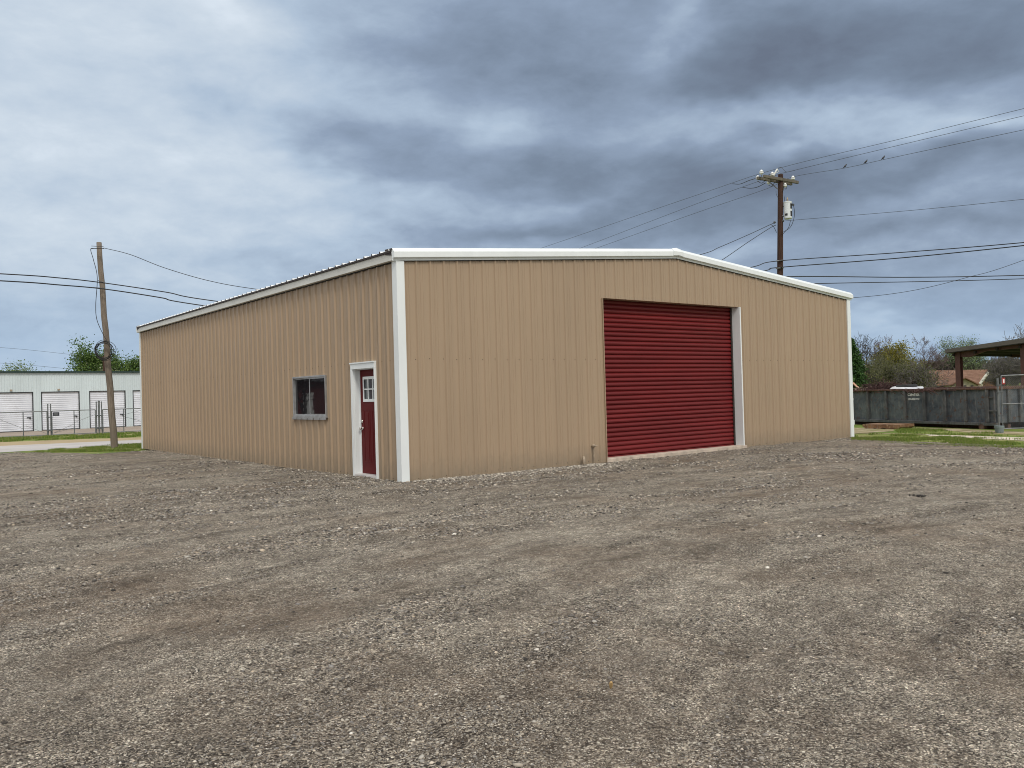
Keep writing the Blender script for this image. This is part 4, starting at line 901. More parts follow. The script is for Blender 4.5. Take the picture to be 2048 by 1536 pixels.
# ------------------------------------------------------------------ roll-off dumpster
dA, dB = G(1719, 849), G(1993, 859)
DU = (dB-dA); DLn = DU.length; DU.normalize(); DN = Vector((DU.y, -DU.x, 0))
if DN.dot(Vector(CAM)-dA) < 0: DN = -DN
dmp = empty('roll_off_dumpster', dA.lerp(dB, .5), 'long dark blue-grey steel dumpster full of scrap beyond the grass', 'dumpster')
def dp(u, o, z): return Vector((dA.x, dA.y, 0))+DU*u+DN*o+Vector((0, 0, z))
def rustmat(name, c1, c2, c3):
    m = bpy.data.materials.new(name); m.use_nodes = True; t = m.node_tree; B = NB(t); p = t.nodes['Principled BSDF']; p.inputs['Roughness'].default_value = .65
    co = B.n('ShaderNodeTexCoord').outputs['Object']; a = B.noise(co, 1.6, 8, .72, .4); b = B.noise(co, 7, 7, .72, .5); s_ = B.noise(B.mapping(co, (6, 6, 1)), 2.2, 5, .7)
    c = B.mix(B.ramp(a, [(.35, (0, 0, 0)), (.62, (1, 1, 1))]), c1, c2); c = B.mix(B.ramp(s_, [(.54, (0, 0, 0)), (.70, (.7, .7, .7))]), c, (.22, .22, .22)); c = B.mix(B.ramp(b, [(.56, (0, 0, 0)), (.64, (.9, .9, .9))]), c, c3)
    B.link(c, p.inputs['Base Color']); bn = B.n('ShaderNodeBump'); bn.inputs['Strength'].default_value = .5; bn.inputs['Distance'].default_value = .03; B.link(a, bn.inputs['Height']); B.link(bn.outputs[0], p.inputs['Normal']); return m
m_dump = rustmat('dumpster_paint', (.034, .045, .066), (.135, .150, .165), (.10, .045, .026)); m_dumpr = rustmat('dumpster_rib', (.045, .050, .058), (.13, .13, .135), (.10, .05, .03)); m_rust = rustmat('rust', (.06, .028, .02), (.13, .06, .04), (.20, .09, .05))
uu0, uu1, wd, z0_, z1_ = -1.1, DLn+.05, 2.35, .16, 1.24
m = MB(); m.box(dp((uu0+uu1)/2, -.03, (z0_+z1_)/2), ((uu1-uu0)/2, .02, (z1_-z0_)/2), (DU, DN, (0, 0, 1))); m.box(dp((uu0+uu1)/2, -wd, (z0_+z1_)/2), ((uu1-uu0)/2, .02, (z1_-z0_)/2), (DU, DN, (0, 0, 1))); m.box(dp(uu1-.02, -wd/2, (z0_+z1_)/2), (.02, wd/2-.05, (z1_-z0_)/2), (DU, DN, (0, 0, 1))); m.box(dp(uu0+.02, -wd/2, (z0_+z1_)/2), (.02, wd/2-.05, (z1_-z0_)/2), (DU, DN, (0, 0, 1))); m.box(dp((uu0+uu1)/2, -wd/2, z0_+.03), ((uu1-uu0)/2-.04, wd/2-.05, .02), (DU, DN, (0, 0, 1)))
body = m.build('body', m_dump, dmp)
m = MB(); m.box(dp((uu0+uu1)/2, .02, 1.265), ((uu1-uu0)/2+.02, .055, .030), (DU, DN, (0, 0, 1))); m.box(dp((uu0+uu1)/2, -wd-.02, 1.275), ((uu1-uu0)/2+.02, .06, .045), (DU, DN, (0, 0, 1))); m.box(dp(uu1, -wd/2, 1.276), (.05, wd/2-.05, .045), (DU, DN, (0, 0, 1))); m.build('top_rail', m_rust, dmp, bevel=.01)
m = MB(); m.box(dp((uu0+uu1)/2, .015, .115), ((uu1-uu0)/2+.02, .055, .05), (DU, DN, (0, 0, 1))); m.build('bottom_rail', m_dumpr, dmp, bevel=.01)
def du_(px):
    n = np.array(DN); a_ = CF + CX*((px-1024)/F) + CD*((820-768)/F); t_ = (np.array(dA)-CAM) @ n/(a_ @ n); q = CAM+a_*t_; return float((q-np.array(dA)) @ np.array(DU))
for px_ in (1702, 1737.5, 1774, 1811.4, 1850.8, 1892, 1933, 1977):
    m = MB(); m.box(dp(du_(px_), .025, .70), (.055, .05, .525), (DU, DN, (0, 0, 1))); m.build('side_rib', m_dumpr, dmp, bevel=.012)
for k in range(4): m = MB(); m.box(dp(uu1+.04, -.45-k*.5, .70), (.04, .05, .52), (DU, DN, (0, 0, 1))); m.build('end_rib', m_dumpr, dmp)
m = MB(); m.box(dp(du_(1990), .02, .70), (.02, .03, .5), (DU, DN, (0, 0, 1))); m.box(dp(du_(1983), .02, .98), (.10, .03, .025), (DU, DN, (0, 0, 1))); m.box(dp(du_(1987), .03, .55), (.12, .025, .02), (DU, DN, (0, 0, 1))); m.build('gate_hinge', m_dumpr, dmp)
for o in (-.5, -wd+.5): m = MB(); m.box(dp((uu0+uu1)/2, o, .03), ((uu1-uu0)/2, .06, .085), (DU, DN, (0, 0, 1))); m.build('skid_rail', m_rust, dmp)
for u_ in (-.75, DLn-.5): m = MB(); m.lathe(dp(u_, -.05, .02), [(0, .10), (.12, .10)], DN, 14); m.build('roller', m_rust, dmp)
m_txt = mat('faded_white_paint', (.78, .80, .82), .7, var=.25, vscale=30)
def text(body_, p0, ux, uz, size, mt, parent, name='lettering', wx=1.0):
    cu = bpy.data.curves.new('t', 'FONT'); cu.body = body_; cu.size = size; cu.extrude = .002; cu.offset = size*.045
    to = bpy.data.objects.new('t', cu); COL.objects.link(to); bpy.context.view_layer.update()
    me = bpy.data.meshes.new_from_object(to.evaluated_get(bpy.context.evaluated_depsgraph_get())); bpy.data.objects.remove(to)
    uy = Vector(uz); un = Vector(ux).cross(uy)
    org = Vector(p0)-root_org(parent)
    for v in me.vertices: x_, y_, z_ = v.co; v.co = org + Vector(ux)*(x_*wx)+uy*y_+un*z_
    me.materials.clear(); me.materials.append(mt); o = bpy.data.objects.new(name, me); COL.objects.link(o); o.parent = parent; return o
tx = DU if DU.dot(Vector(CX)) > 0 else -DU
text('CENTEX', dp(du_(1816), -.006, 1.045), tx, (0, 0, 1), .125, m_txt, body, wx=1.12)
text('254-300-9606', dp(du_(1817), -.006, .90), tx, (0, 0, 1), .10, m_txt, body, wx=.92)
text('22', dp(du_(1704), -.006, .90), tx, (0, 0, 1), .11, m_txt, body)
# load in the dumpster
def jag(name, c, r, n, mt, label, cat_, rsd, flat=.5):
    rg = random.Random(rsd); m = MB()
    for k in range(n):
        p0 = Vector(c)+Vector((rg.gauss(0, r[0]), rg.gauss(0, r[1]), abs(rg.gauss(0, r[2])))); d = Vector((rg.gauss(0, 1), rg.gauss(0, 1), rg.gauss(.2, flat))).normalized()*rg.uniform(.2, .6)
        m.tube([p0-d*.5, p0+Vector((rg.uniform(-.05, .05), rg.uniform(-.05, .05), rg.uniform(0, .06))), p0+d*.5], [.012, .010, .006], 4)
    return tag(m.build(name, mt), label, cat_)
m_brush = mat('red_brown_brush', (.05, .022, .02), .9, var=.3, vscale=12); 
jag('brush_pile', dp(du_(1742), -.7, 1.20), (.38, .38, .14), 420, m_brush, 'heap of dark red-brown brush inside the dumpster', 'brush', 3)
jag('scrap_wood_pile', dp(du_(1711), -.5, 1.25), (.20, .25, .06), 40, mat('scrap_wood', (.42, .33, .26), .8, var=.3, vscale=9), 'small pile of pale scrap wood in the dumpster end by the building', 'scrap', 5, .2)
jag('twig_litter', dp(du_(1850), -.9, 1.20), (1.8, .4, .025), 150, m_brush, 'low brown twigs and litter along the dumpster top', 'brush', 8, .2)
m = MB(); a_, b_ = P(1706, 766, DEP(dA)+.6), P(1719, 779, DEP(dA)+.4); m.tube([a_, b_], .045, 4); tag(m.build('plank', mat('plank', (.42, .26, .17), .8, var=.2)), 'tan plank leaning up out of the dumpster beside the building corner', 'plank')
m = MB(); q = [P(1777, 778, 30.5), P(1784, 774.5, 30.6), P(1792, 772, 30.8), P(1800, 775, 30.8), P(1813, 773.5, 30.8), P(1815, 778, 30.5)]; m.prism(q, DN*-.8); tag(m.build('white_sheet', mat('dull_white', (.48, .50, .53), .6, var=.2, vscale=5), bevel=.02), 'crumpled white sheet metal sticking up from the dumpster load', 'sheet metal')
m = MB(); q = [P(1791, 774, 30.2), P(1792, 770, 30.2), P(1813, 769, 30.2), P(1815, 773.5, 30.2), P(1812, 774.5, 30.2)]; m.prism(q, DN*-.5); tag(m.build('black_panel', m_black, bevel=.01), 'black panel lying on the white sheet in the dumpster', 'panel')
# timber slab lying in front
m = MB(); a_, b_ = G(1725, 857), G(1801, 858.5); ud = (b_-a_).normalized(); nd = Vector((ud.y, -ud.x, 0)); 
if nd.dot(Vector(CAM)-a_) < 0: nd = -nd
rg = random.Random(9); Ls = (b_-a_).length; prof = []
for i in range(13):
    u_ = Ls*i/12; prof.append((u_, -.06+rg.uniform(0, .05) if 0 < i < 12 else .02))
top_ = [(u_, .105+rg.uniform(-.004, .004)) for u_, _ in prof]
fr_ = [a_.xy.to_3d()+ud*u_+Vector((0, 0, z_)) for u_, z_ in prof]+[a_.xy.to_3d()+ud*u_+Vector((0, 0, z_)) for u_, z_ in top_[::-1]]
m.prism(fr_, -nd*.9); slab = m.build('timber_slab', rustmat('old_timber', (.10, .045, .025), (.30, .17, .09), (.42, .30, .18))); tag(slab, 'rough brown timber slab lying on the grass before the dumpster', 'timber')
# small white debris by the dumpster
m = MB(); m.box(G(1706, 850)+Vector((0, 0, .10)), (.06, .05, .10), (ud, nd, (0, 0, 1))); tag(m.build('white_jug', m_white, bevel=.02), 'small white container on the ground at the building corner by the dumpster', 'container')

# ------------------------------------------------------------------ chain link gate on the right
gb = G(2004.5, 864); gd = Vector(CX); gd.z = 0; gd.normalize()
rg_ = empty('chain_link_gate', gb, 'galvanised chain link gate with red and white sticker at the right edge', 'gate')
def rgp(u, z): return Vector((gb.x, gb.y, 0))+gd*u+Vector((0, 0, z))
m = MB(); m.tube([rgp(.02, .05), rgp(.02, 1.66)], .022, 8); m.tube([rgp(.02, 1.66), rgp(3.6, 1.70)], .022, 8); m.tube([rgp(.02, .80), rgp(3.6, .80)], .018, 8); m.tube([rgp(3.6, .05), rgp(3.6, 1.70)], .022, 8); m.tube([rgp(.02, .05), rgp(3.6, .05)], .02, 8); m.build('frame', m_galv, rg_)
m = MB(); diamond(m, rgp(.04, .06)+DN*0, gd, 3.5, .98, .062, .0026); m.build('wire_net', m_galvd, rg_)
m = MB(); diamond(m, rgp(.04, 1.06), gd, 3.5, .58, .062, .0018); m.build('wire_net', m_galv, rg_)
m = MB(); m.box(rgp(.075, 1.50)-Vector(CF)*.03, (.045, .005, .10), (gd, Vector((gd.y, -gd.x, 0)), (0, 0, 1))); m.mi = 1; m.box(rgp(.075, 1.50)-Vector(CF)*.037, (.022, .001, .055), (gd, Vector((gd.y, -gd.x, 0)), (0, 0, 1))); m.build('sticker', [mat('sticker_red', (.35, .05, .05), .5), m_white], rg_)
gpost = empty('gate_post', rgp(-.09, -.05), 'bare steel gate post standing in the grey bucket at right', 'post')
m = MB(); m.tube([rgp(-.09, -.05), rgp(-.09, 1.60)], .032, 10); m.build('shaft', m_galv, gpost)
for z_ in (.45, 1.15, 1.38): m = MB(); m.box(rgp(-.05, z_), (.07, .045, .02), (gd, Vector((gd.y, -gd.x, 0)), (0, 0, 1))); m.build('clamp', m_galvd, gpost)
m = MB(); bc = G(1999, 866); m.lathe(bc, [(0, .105), (.16, .128), (.163, .138), (.185, .138), (.187, .132), (.215, .134), (.22, .120), (.20, .118)], (0, 0, 1), 20); bk_ = m.build('bucket', mat('grey_plastic', (.16, .20, .21), .5), smooth=False); tag(bk_, 'grey plastic bucket at the foot of the right gate post', 'bucket')

# ------------------------------------------------------------------ steel canopy
cn = empty('steel_canopy', P(1918, 790, 45), 'open steel canopy with red-brown columns beyond the dumpster', 'canopy')
m_oxide = mat('red_oxide', (.075, .028, .024), .6, var=.15); m_undershade = mat('underside_shade', (.014, .009, .008), .7); m_croof = mat('canopy_roof', (.085, .075, .067), .5, var=.1)  # second oxide is darkened to stand in for shade under the roof
c0, c1 = P(1919, 760, 45), P(2046, 760, 42.5); cu_ = (c1-c0); cu_.z = 0; cl = cu_.length; cu_.normalize(); cn_ = Vector((cu_.y, -cu_.x, 0))
if cn_.dot(Vector(CAM)-c0) < 0: cn_ = -cn_
def cp(u, o, z): return Vector((c0.x, c0.y, 0))+cu_*u+cn_*o+Vector((0, 0, z))
for (u_, o_) in ((0, 0), (cl+.1, 0), (0, -7), (cl+.1, -7), (2*cl, -7), (2*cl, 0)):
    if u_ == 0 and o_ == -7 : continue
    m = MB(); m.box(cp(u_, o_-.15, 1.6), (.13, .008, 1.65), (cu_, cn_, (0, 0, 1))); m.box(cp(u_, o_+.15, 1.6), (.13, .008, 1.65), (cu_, cn_, (0, 0, 1))); m.box(cp(u_, o_, 1.6), (.008, .14, 1.65), (cu_, cn_, (0, 0, 1))); m.build('column', m_oxide, cn)
zc0 = 1.55+(761-704)/F*45; zc1 = 1.55+(757-688)/F*42.5; sl_ = (zc1-zc0)/cl
for o_ in (0, -7):
    m = MB(); L_ = 2*cl
    top__ = [(-.2, zc0+.02-.2*sl_), (L_, zc0+L_*sl_+.02)]
    m.prism([cp(-.2, o_+.08, zc0-.25), cp(.6, o_+.08, zc0-.30), cp(cl*.45, o_+.08, zc0-.10+cl*.45*sl_*.7), cp(L_, o_+.08, zc0-.12+L_*sl_*.62), cp(L_, o_+.08, top__[1][1]), cp(-.2, o_+.08, top__[0][1])], -cn_*.16); m.build('rafter', m_oxide, cn)
m = MB(); m.prism([cp(-.45, .55, zc0-.02), cp(2*cl, .55, zc0+2*cl*sl_+.05), cp(2*cl, .55, zc0+2*cl*sl_+.32), cp(-.45, .55, zc0+.17)], -cn_*8.2); m.build('roof', m_croof, cn)
m = MB(); m.prism([cp(-.44, .54, zc0-.055), cp(2*cl, .54, zc0+2*cl*sl_+.015), cp(2*cl, .54, zc0+2*cl*sl_+.045), cp(-.44, .54, zc0-.025)], -cn_*8.18)  # added sheet below the roof, its shade put into the colour
for k in range(7): m.prism([cp(-.2+k*1.1, .30, zc0-.20+(k*1.1-.2)*sl_), cp(-.12+k*1.1, .30, zc0-.20+(k*1.1-.12)*sl_), cp(-.12+k*1.1, .30, zc0-.06+(k*1.1-.12)*sl_), cp(-.2+k*1.1, .30, zc0-.06+(k*1.1-.2)*sl_)], -cn_*7.6)
m.build('shade_sheet_and_purlins', m_undershade, cn)
# ------------------------------------------------------------------ house
hd = 118
hs = empty('house', P(1905, 775, hd), 'low house with weathered orange-brown roof behind the canopy', 'house')
hr = Vector(CX); hr.z = 0; hr.normalize(); hf = Vector(CF); hf.z = 0; hf.normalize()
def hp(u, v, o=0): return P(u, v, hd+o)
m_hroof = ground_mat('rusty_shingle', [(.105, .060, .042), (.17, .095, .065), (.23, .145, .105)], 1.2, .9, 5, .3); m_hwall = mat('cream_wall', (.40, .37, .28), .8, var=.2, vscale=1.5); m_hdark = mat('house_window_dark', (.03, .03, .032), .7)  # last one is the flat dark colour of the house windows
m = MB(); m.prism([hp(1852, 769, 1), hp(1966, 768, 1), hp(1966, 800, 1), hp(1852, 800, 1)], hf*7); m.build('wall', m_hwall, hs)
m = MB()   # main roof: slope rising away
rl, rrr = hp(1856, 741, 5), hp(1977, 739, 5); el_, er_ = hp(1848, 770, 0), hp(1958, 769, 0); bl_, br_ = rl+hf*5-Vector((0, 0, 2)), rrr+hf*5-Vector((0, 0, 2))
th_ = Vector((0, 0, -.18)); m.add([el_, er_, rrr, rl, bl_, br_, el_+th_, er_+th_, rrr+th_, rl+th_, bl_+th_, br_+th_], [(0, 1, 2, 3), (3, 2, 5, 4), (6, 9, 8, 7), (9, 10, 11, 8), (0, 6, 7, 1), (1, 7, 8, 2), (2, 8, 11, 5), (0, 3, 9, 6), (3, 4, 10, 9)]); m.build('roof', m_hroof, hs)
m = MB(); m.tube([hp(1976.5, 745, -1), hp(1960, 768, -1)], .22, 4); m.build('barge_board', mat('pale_board', (.5, .5, .44), .7), hs)
m = MB(); m.prism([hp(1922, 775, -2), hp(1958, 775, -2), hp(1958, 768, -2), hp(1931, 757, -2), hp(1905, 770, -2), hp(1905, 775, -2)], hf*2.5); m.build('front_gable', m_hwall, hs)
m = MB()
for (a_, b_) in (((1902, 769), (1931, 754.5)), ((1931, 754.5), (1961, 769))):
    m.prism([hp(*a_, -2.6), hp(*b_, -2.6), hp(b_[0], b_[1]+2, -2.6), hp(a_[0], a_[1]+2, -2.6)], hf*5)
m.build('gable_roof', m_hroof, hs)
for (a_, b_) in ((1862, 1867), (1871, 1879), (1884, 1888), (1915, 1920), (1928, 1933), (1942, 1947)):
    m = MB(); m.prism([hp(a_, 770.5, -2.2 if a_ > 1905 else .9), hp(b_, 770.5, -2.2 if a_ > 1905 else .9), hp(b_, 776, -2.2 if a_ > 1905 else .9), hp(a_, 776, -2.2 if a_ > 1905 else .9)], hf*.05); m.build('window', m_hdark, hs)
m = MB(); m.prism([hp(1966, 762, 4), hp(1990, 764, 4), hp(1990, 800, 4), hp(1966, 800, 4)], hf*4); m.build('wing', m_hroof, hs)

# ------------------------------------------------------------------ trees
def tubes_np(seg):
    """seg (n,8): p0 xyz, p1 xyz, r0, r1 -> three-sided tubes"""
    s = np.array(seg); p0, p1, r0, r1 = s[:, :3], s[:, 3:6], s[:, 6:7], s[:, 7:8]
    d = p1-p0; d /= np.linalg.norm(d, axis=1, keepdims=True)+1e-9
    ref = np.where(np.abs(d[:, 2:3]) > .9, np.array([[1., 0, 0]]), np.array([[0, 0, 1.]])); a = np.cross(d, ref); a /= np.linalg.norm(a, axis=1, keepdims=True)+1e-9; b = np.cross(d, a)
    V = []
    for (p, r) in ((p0, r0), (p1, r1)):
        for k in range(3): w = 2*math.pi*k/3; V.append(p+(a*math.cos(w)+b*math.sin(w))*r)
    V = np.stack(V, 1).reshape(-1, 3); f = np.array([(0, 1, 4, 3), (1, 2, 5, 4), (2, 0, 3, 5)]); Fa = (f[None]+(np.arange(len(s))*6)[:, None, None]).reshape(-1, 4)
    return V, Fa
def grow(base, h, rs, stems=1, spread=.5, levels=4, kids=(4, 5, 5, 4), r0=.15, upb=.25, first=.3, ratio=.62, rmin=.01, curl=.18):
    segs = []; tips = []
    def br(p, d, L, r, lv):
        n = 5 if lv < 2 else 3; q = p.copy(); dd = d.copy(); pts = [(q.copy(), dd.copy(), r)]
        for i in range(n):
            dd = dd+rs.randn(3)*curl+np.array([0, 0, upb*.25]); dd /= np.linalg.norm(dd); q2 = q+dd*L/n; r1 = max(rmin, r*(1-.62*(i+1)/n)); ra = max(rmin, r*(1-.62*i/n))
            segs.append((*q, *q2, ra, r1)); q = q2; pts.append((q.copy(), dd.copy(), r1))
        if lv >= levels: tips.append(q); return
        tips.append(q) if lv >= levels-1 else None
        for k in range(kids[lv]):
            t_ = first+(1-first)*(k+rs.rand())/kids[lv] if lv == 0 else .2+.8*rs.rand(); i = min(int(t_*n), n-1); f_ = t_*n-i; pp_ = pts[i][0]*(1-f_)+pts[i+1][0]*f_
            side = rs.randn(3); side -= pts[i][1]*np.dot(side, pts[i][1]); side /= np.linalg.norm(side)+1e-9
            nd_ = pts[i][1]*(1-spread)+side*spread*1.3+np.array([0, 0, upb]); nd_ /= np.linalg.norm(nd_)
            br(pp_, nd_, L*ratio*(.7+.5*rs.rand())*(1.15-.4*t_ if lv == 0 else 1), max(rmin, pts[i][2]*.62), lv+1)
    for s_ in range(stems):
        d = np.array([rs.randn()*.32, rs.randn()*.32, 1.]) if stems > 1 else np.array([rs.randn()*.05, rs.randn()*.05, 1.]); d /= np.linalg.norm(d)
        br(np.array(base)+np.array([rs.randn()*.2*(stems > 1), rs.randn()*.2*(stems > 1), 0]), d, h*.58, r0, 0)
    return np.array(segs), np.array(tips)
def leafmesh(c, rs, size):
    n = len(c); a = rs.randn(n, 3); a /= np.linalg.norm(a, axis=1, keepdims=True); b = rs.randn(n, 3); b -= a*(a*b).sum(1, keepdims=True); b /= np.linalg.norm(b, axis=1, keepdims=True)
    s = size*(.5+rs.rand(n, 1)); V = np.stack([c-a*s, c+b*s*.6, c+a*s, c-b*s*.6], 1).reshape(-1, 3); return V, np.arange(4*n).reshape(-1, 4)
def barkm(name, c): return mat(name, c, .9, var=.25, vscale=3)
mb_grey = barkm('grey_bark', (.13, .12, .115)); mb_dark = barkm('dark_bark', (.045, .038, .034)); mb_red = barkm('reddish_twigs', (.12, .085, .085)); mb_olive = barkm('olive_twigs', (.13, .13, .085))
ml_green = island_mat('leaf_green', [(0, (.035, .075, .015)), (.5, (.085, .155, .032)), (1, (.17, .24, .065))], .6, .3, trans=.35)
ml_olive = island_mat('leaf_olive', [(0, (.05, .06, .02)), (.5, (.11, .12, .04)), (1, (.20, .20, .09))], .7, .3, trans=.35)
ml_yellow = island_mat('leaf_yellow', [(0, (.10, .10, .015)), (.5, (.20, .18, .03)), (1, (.30, .27, .06))], .7, .3, trans=.35)
ml_dark = island_mat('leaf_dark', [(0, (.010, .034, .008)), (.5, (.03, .078, .016)), (1, (.065, .14, .03))], .6, .3, trans=.2)
ml_soft = island_mat('leaf_soft', [(0, (.08, .13, .05)), (.5, (.17, .24, .11)), (1, (.28, .34, .18))], .7, .3, trans=.35)
ml_pale = island_mat('leaf_pale', [(0, (.12, .15, .07)), (.5, (.22, .24, .14)), (1, (.45, .44, .36))], .7, .3, trans=.35)
def tree(u, vtop, d, label, bark, leaf=None, nleaf=0, lsize=.1, seed=1, name='bare_tree', spr=.28, group=None, **k):
    rs_ = np.random.RandomState(seed); top_ = P(u, vtop, d); base = np.array([top_.x, top_.y, -.1]); h = top_.z+.1
    segs, tips = grow(base, h, rs_, **k)
    sc_ = h/max(segs[:, 5].max()-base[2], .1); 
    for c in (2, 5): segs[:, c] = base[2]+(segs[:, c]-base[2])*sc_
    tips[:, 2] = base[2]+(tips[:, 2]-base[2])*sc_
    t_ = empty(name, base, label, 'tree' if 'shrub' not in name and 'bush' not in name else 'bush', group)
    thick = segs[:, 6] > .035
    V, Fa = tubes_np(segs[thick] if thick.any() else segs[:5]); npmesh('trunk', V, Fa, bark, t_, True)
    V, Fa = tubes_np(segs[~thick]); npmesh('twigs', V, Fa, bark, t_)
    if leaf:
        ii = rs_.randint(0, len(tips), nleaf); c = tips[ii]+rs_.randn(nleaf, 3)*spr*np.array([1, 1, .8]); c = c[(c[:, 2] > .1)]
        V, Fa = leafmesh(c, rs_, lsize); npmesh('crown', V, Fa, leaf, t_)
    return t_
K4 = dict(levels=4)
# left side
tree(236, 682, 92, 'full green tree behind the storage roof by the leaning pole', mb_dark, ml_green, 26000, .095, 2, 'leafy_tree', .42, kids=(9, 6, 5, 2), spread=.66, r0=.22, first=.22, ratio=.60)
tree(188, 728, 86, 'paler small-leaved tree left of the full green tree', mb_grey, ml_pale, 4500, .08, 4, 'leafy_tree', .3, kids=(7, 5, 5, 2), spread=.7, r0=.12, first=.2)
tree(277, 702, 90, 'green tree close against the tan building corner', mb_dark, ml_green, 9000, .095, 6, 'leafy_tree', .36, kids=(7, 6, 5, 2), spread=.6, r0=.15, first=.2)
tree(36, 731, 105, 'low green treetop over the left end of the storage roof', mb_grey, ml_soft, 26000, .10, 8, 'leafy_tree', .7, kids=(9, 6, 4, 2), spread=.8, r0=.12, first=.3, upb=.05)
# right side
m_ever = None
def evergreen(u, vtop, d, label, w, seed):
    rs_ = np.random.RandomState(seed); top_ = P(u, vtop, d); h = top_.z+.1; base = Vector((top_.x, top_.y, -.1)); t_ = empty('evergreen_tree', base, label, 'tree')
    m = MB(); m.tube([base, base+Vector((0, 0, h*.9))], [.14, .03], 8); m.build('trunk', mb_dark, t_)
    n = 16000; z_ = rs_.rand(n)**.8; a_ = rs_.rand(n)*6.283; lump = .68+.30*np.sin(a_*3+z_*9)*np.sin(z_*17+a_*2)+.28*np.sin(a_*7-z_*31); rad = w*(1-z_**1.8)*lump*(.55+.5*rs_.rand(n)**.5)*np.clip(z_*8, .5, 1)
    c = np.stack([base.x+np.cos(a_)*rad, base.y+np.sin(a_)*rad, base.z+.15+z_*(h-.1)], 1); V, Fa = leafmesh(c+rs_.randn(n, 3)*.09, rs_, .075); npmesh('crown', V, Fa, ml_dark, t_)
evergreen(1702, 682, 62, 'dark green evergreen tree right against the building corner', 1.25, 5)
tree(1722, 661, 88, 'bare dark tree nearest the building corner above the dumpster', mb_dark, None, 0, .1, 12, 'bare_tree', kids=(9, 5, 4, 3), spread=.5, r0=.16, first=.3, rmin=.014)
tree(1778, 670, 108, 'bare tree with pale pinkish twigs behind the yellow-green crown', mb_red, None, 0, .1, 14, 'bare_tree', kids=(9, 6, 4, 3), spread=.5, r0=.16, first=.25, rmin=.013)
tree(1832, 668, 104, 'tall bare tree with reddish twigs behind the shrubs', mb_red, None, 0, .1, 15, 'bare_tree', kids=(9, 6, 5, 3), spread=.52, r0=.16, first=.2, rmin=.013)
tree(1776, 690, 98, 'round tree with yellow-green new leaves', mb_olive, ml_yellow, 11000, .09, 16, 'budding_tree', .45, kids=(9, 6, 5, 2), spread=.72, r0=.16, first=.2, upb=.12)
gs = 'tangled grey-green shrubs behind the dumpster'
def shrub(u, v, d, label, sd, bark=None, leaf=None, nl=2600, sp_=.62):
    return tree(u, v, d, label, bark or mb_olive, leaf or ml_olive, nl, .055, sd, 'tangled_shrub', .3, gs, stems=4, kids=(7, 6, 4, 2), spread=sp_, r0=.06, first=.12, rmin=.011, upb=.18, levels=4)
shrub(1737, 706, 76, 'tangled shrub left of the others behind the dumpster', 21)
shrub(1768, 708, 72, 'green-budded tangled shrub behind the fourth dumpster panel', 22, nl=4200)
shrub(1800, 704, 74, 'tall grey-green shrub below the yellow-green crown', 23)
shrub(1822, 716, 70, 'grey twiggy shrub just left of the orange-brown roof', 24, mb_grey)
shrub(1848, 735, 82, 'brownish twiggy shrub in front of the left roof end', 25, mb_red, nl=900)
shrub(1722, 722, 70, 'low brown-green shrub beside the evergreen', 26, mb_dark, ml_olive, 3200)
tree(1868, 698, 128, 'dark brown bare thicket left of the soft green tree', mb_dark, None, 0, .1, 27, 'bare_thicket', group=None, stems=3, kids=(7, 6, 4, 3), spread=.55, r0=.07, first=.15, rmin=.012)
tree(1900, 676, 130, 'soft green tree with dark forked limbs left of the canopy', mb_dark, ml_soft, 6500, .085, 31, 'budding_tree', .35, stems=3, kids=(7, 5, 5, 2), spread=.5, r0=.15, first=.3)
tree(1942, 674, 134, 'soft green tree rising above the canopy roof edge', mb_dark, ml_soft, 6500, .085, 32, 'budding_tree', .35, stems=2, kids=(7, 5, 5, 2), spread=.5, r0=.15, first=.3)
tree(1990, 708, 128, 'grey leafless shrub seen through the canopy, left of the gate', mb_grey, ml_olive, 1500, .05, 33, 'bare_shrub', .3, stems=4, kids=(8, 6, 4, 3), spread=.6, r0=.06, first=.12, rmin=.012)
tree(2015, 704, 84, 'grey tangled shrub behind the gate top at the right', mb_grey, ml_olive, 1500, .05, 34, 'bare_shrub', .3, stems=4, kids=(8, 6, 4, 3), spread=.6, r0=.06, first=.12, rmin=.012)
tree(2048, 696, 82, 'grey bare shrub cut by the right edge of the photo', mb_grey, ml_olive, 1200, .05, 35, 'bare_shrub', .3, stems=4, kids=(8, 6, 4, 3), spread=.6, r0=.06, first=.12, rmin=.012)
tree(2044, 630, 70, 'tall bare tree overtopping the canopy at the right edge', mb_grey, None, 0, .1, 36, 'bare_tree', kids=(9, 6, 5, 3), spread=.6, r0=.18, first=.35, rmin=.013)
# far belt of woods on the horizon
rs_ = np.random.RandomState(77); n = 60000; an_ = YAW+(rs_.rand(n)*2-1)*R_(75); dd_ = 230+rs_.rand(n)*60; hh_ = 5.0+3.2*fbm(an_*30, an_*0+3, 4); zz_ = rs_.rand(n)**.7*hh_
c = np.stack([CAM[0]+np.sin(an_)*dd_, CAM[1]+np.cos(an_)*dd_, zz_-.2], 1); V, Fa = leafmesh(c, rs_, .55)
tag(npmesh('distant_woods', V, Fa, island_mat('far_leaf', [(0, (.06, .055, .045)), (.5, (.10, .10, .065)), (1, (.15, .15, .10))], .9, .1)), 'low grey-green woods along the horizon', None, None, 'stuff')

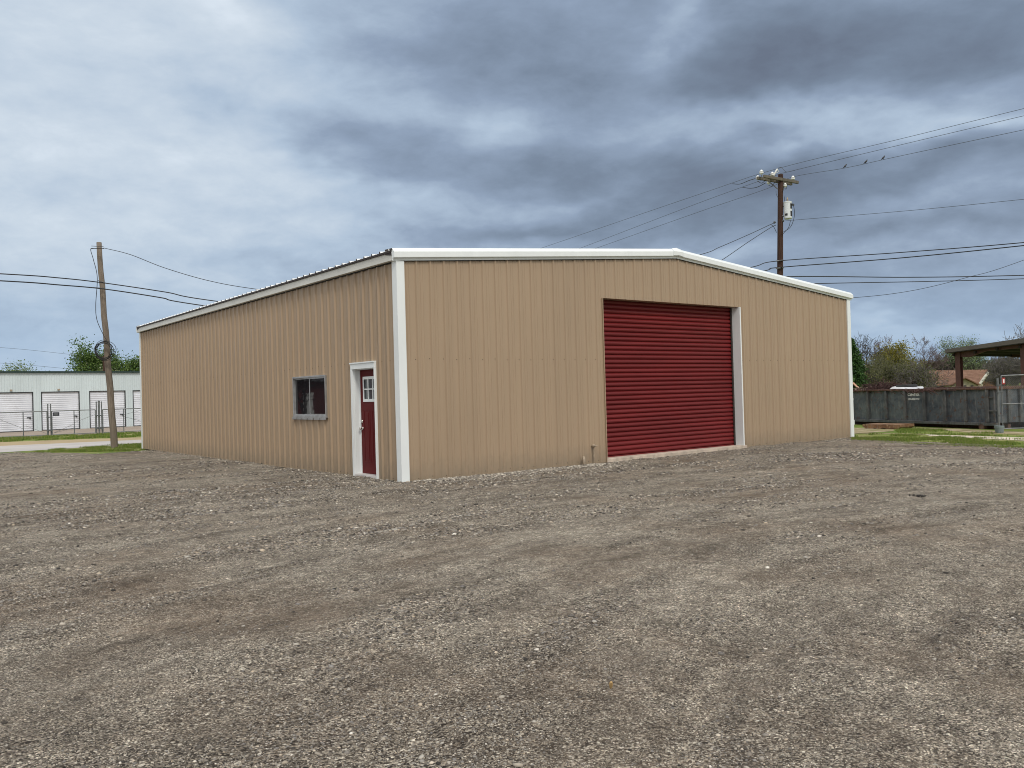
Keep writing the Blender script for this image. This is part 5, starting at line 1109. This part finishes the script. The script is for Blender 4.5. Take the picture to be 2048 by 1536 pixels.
# ------------------------------------------------------------------ what the side window mirrors: a barn and trees left of the lot
bn_ = empty('red_barn', (-28, 46, -.05), 'dark red barn with a white door, mirrored in the side window', 'barn')
m = MB(); m.box((-34, 42, -.1), (-12, 52, 2.75)); m.build('wall', mat('barn_red', (.10, .02, .02), .7), bn_)
m = MB(); m.prism([(-34.5, 41.5, 2.76), (-34.5, 52.5, 2.76), (-34.5, 47, 5.4)], (23, 0, 0)); m.build('roof', mat('barn_roof', (.10, .10, .11), .6), bn_)
m = MB(); m.box((-17.5, 41.9, 0), (-16.75, 41.99, 1.95)); m.build('door', m_white, bn_)

def side_tree(x, y, h, sd, label):
    rs_ = np.random.RandomState(sd); segs, tips = grow(np.array([x, y, -.1]), h, rs_, kids=(8, 5, 4, 2), spread=.5, r0=.13, first=.15, rmin=.010)
    t_ = empty('bare_tree', (x, y, -.1), label, 'tree'); V, Fa = tubes_np(segs); npmesh('trunk', V, Fa, mb_dark, t_)
side_tree(-17.9, 37, 6.5, 91, 'bare dark tree mirrored in the right pane of the side window'); side_tree(-15.2, 38.5, 5.5, 92, 'smaller bare tree mirrored in the left pane of the side window')
# ------------------------------------------------------------------ small litter on the lot
def litter(u, v, n, r, label, name, mt, sd, cat_='debris'):
    c = G(u, v, -.02); zc_ = float(lot_h(np.array([c.x]), np.array([c.y]))[0][0]); rg = random.Random(sd); m = MB()
    for k in range(n):
        p0 = Vector((c.x+rg.gauss(0, r), c.y+rg.gauss(0, r), zc_+.008+rg.random()*r*.35)); d = Vector((rg.gauss(0, 1), rg.gauss(0, 1), rg.gauss(0, .4))).normalized()*r*rg.uniform(.5, 1.3)
        m.tube([p0-d*.5, p0+Vector((0, 0, .01)), p0+d*.5], [.006, .012, .004], 5)
    return tag(m.build(name, mt), label, cat_)
litter(1835, 994, 12, .035, 'dark clump of torn scrap on the gravel at right', 'scrap_clump', m_nearblack, 2)
litter(1228, 1384, 1, .05, 'short straw-coloured twig on the gravel in the foreground', 'twig', mat('straw', (.42, .28, .12), .8), 4, 'twig')
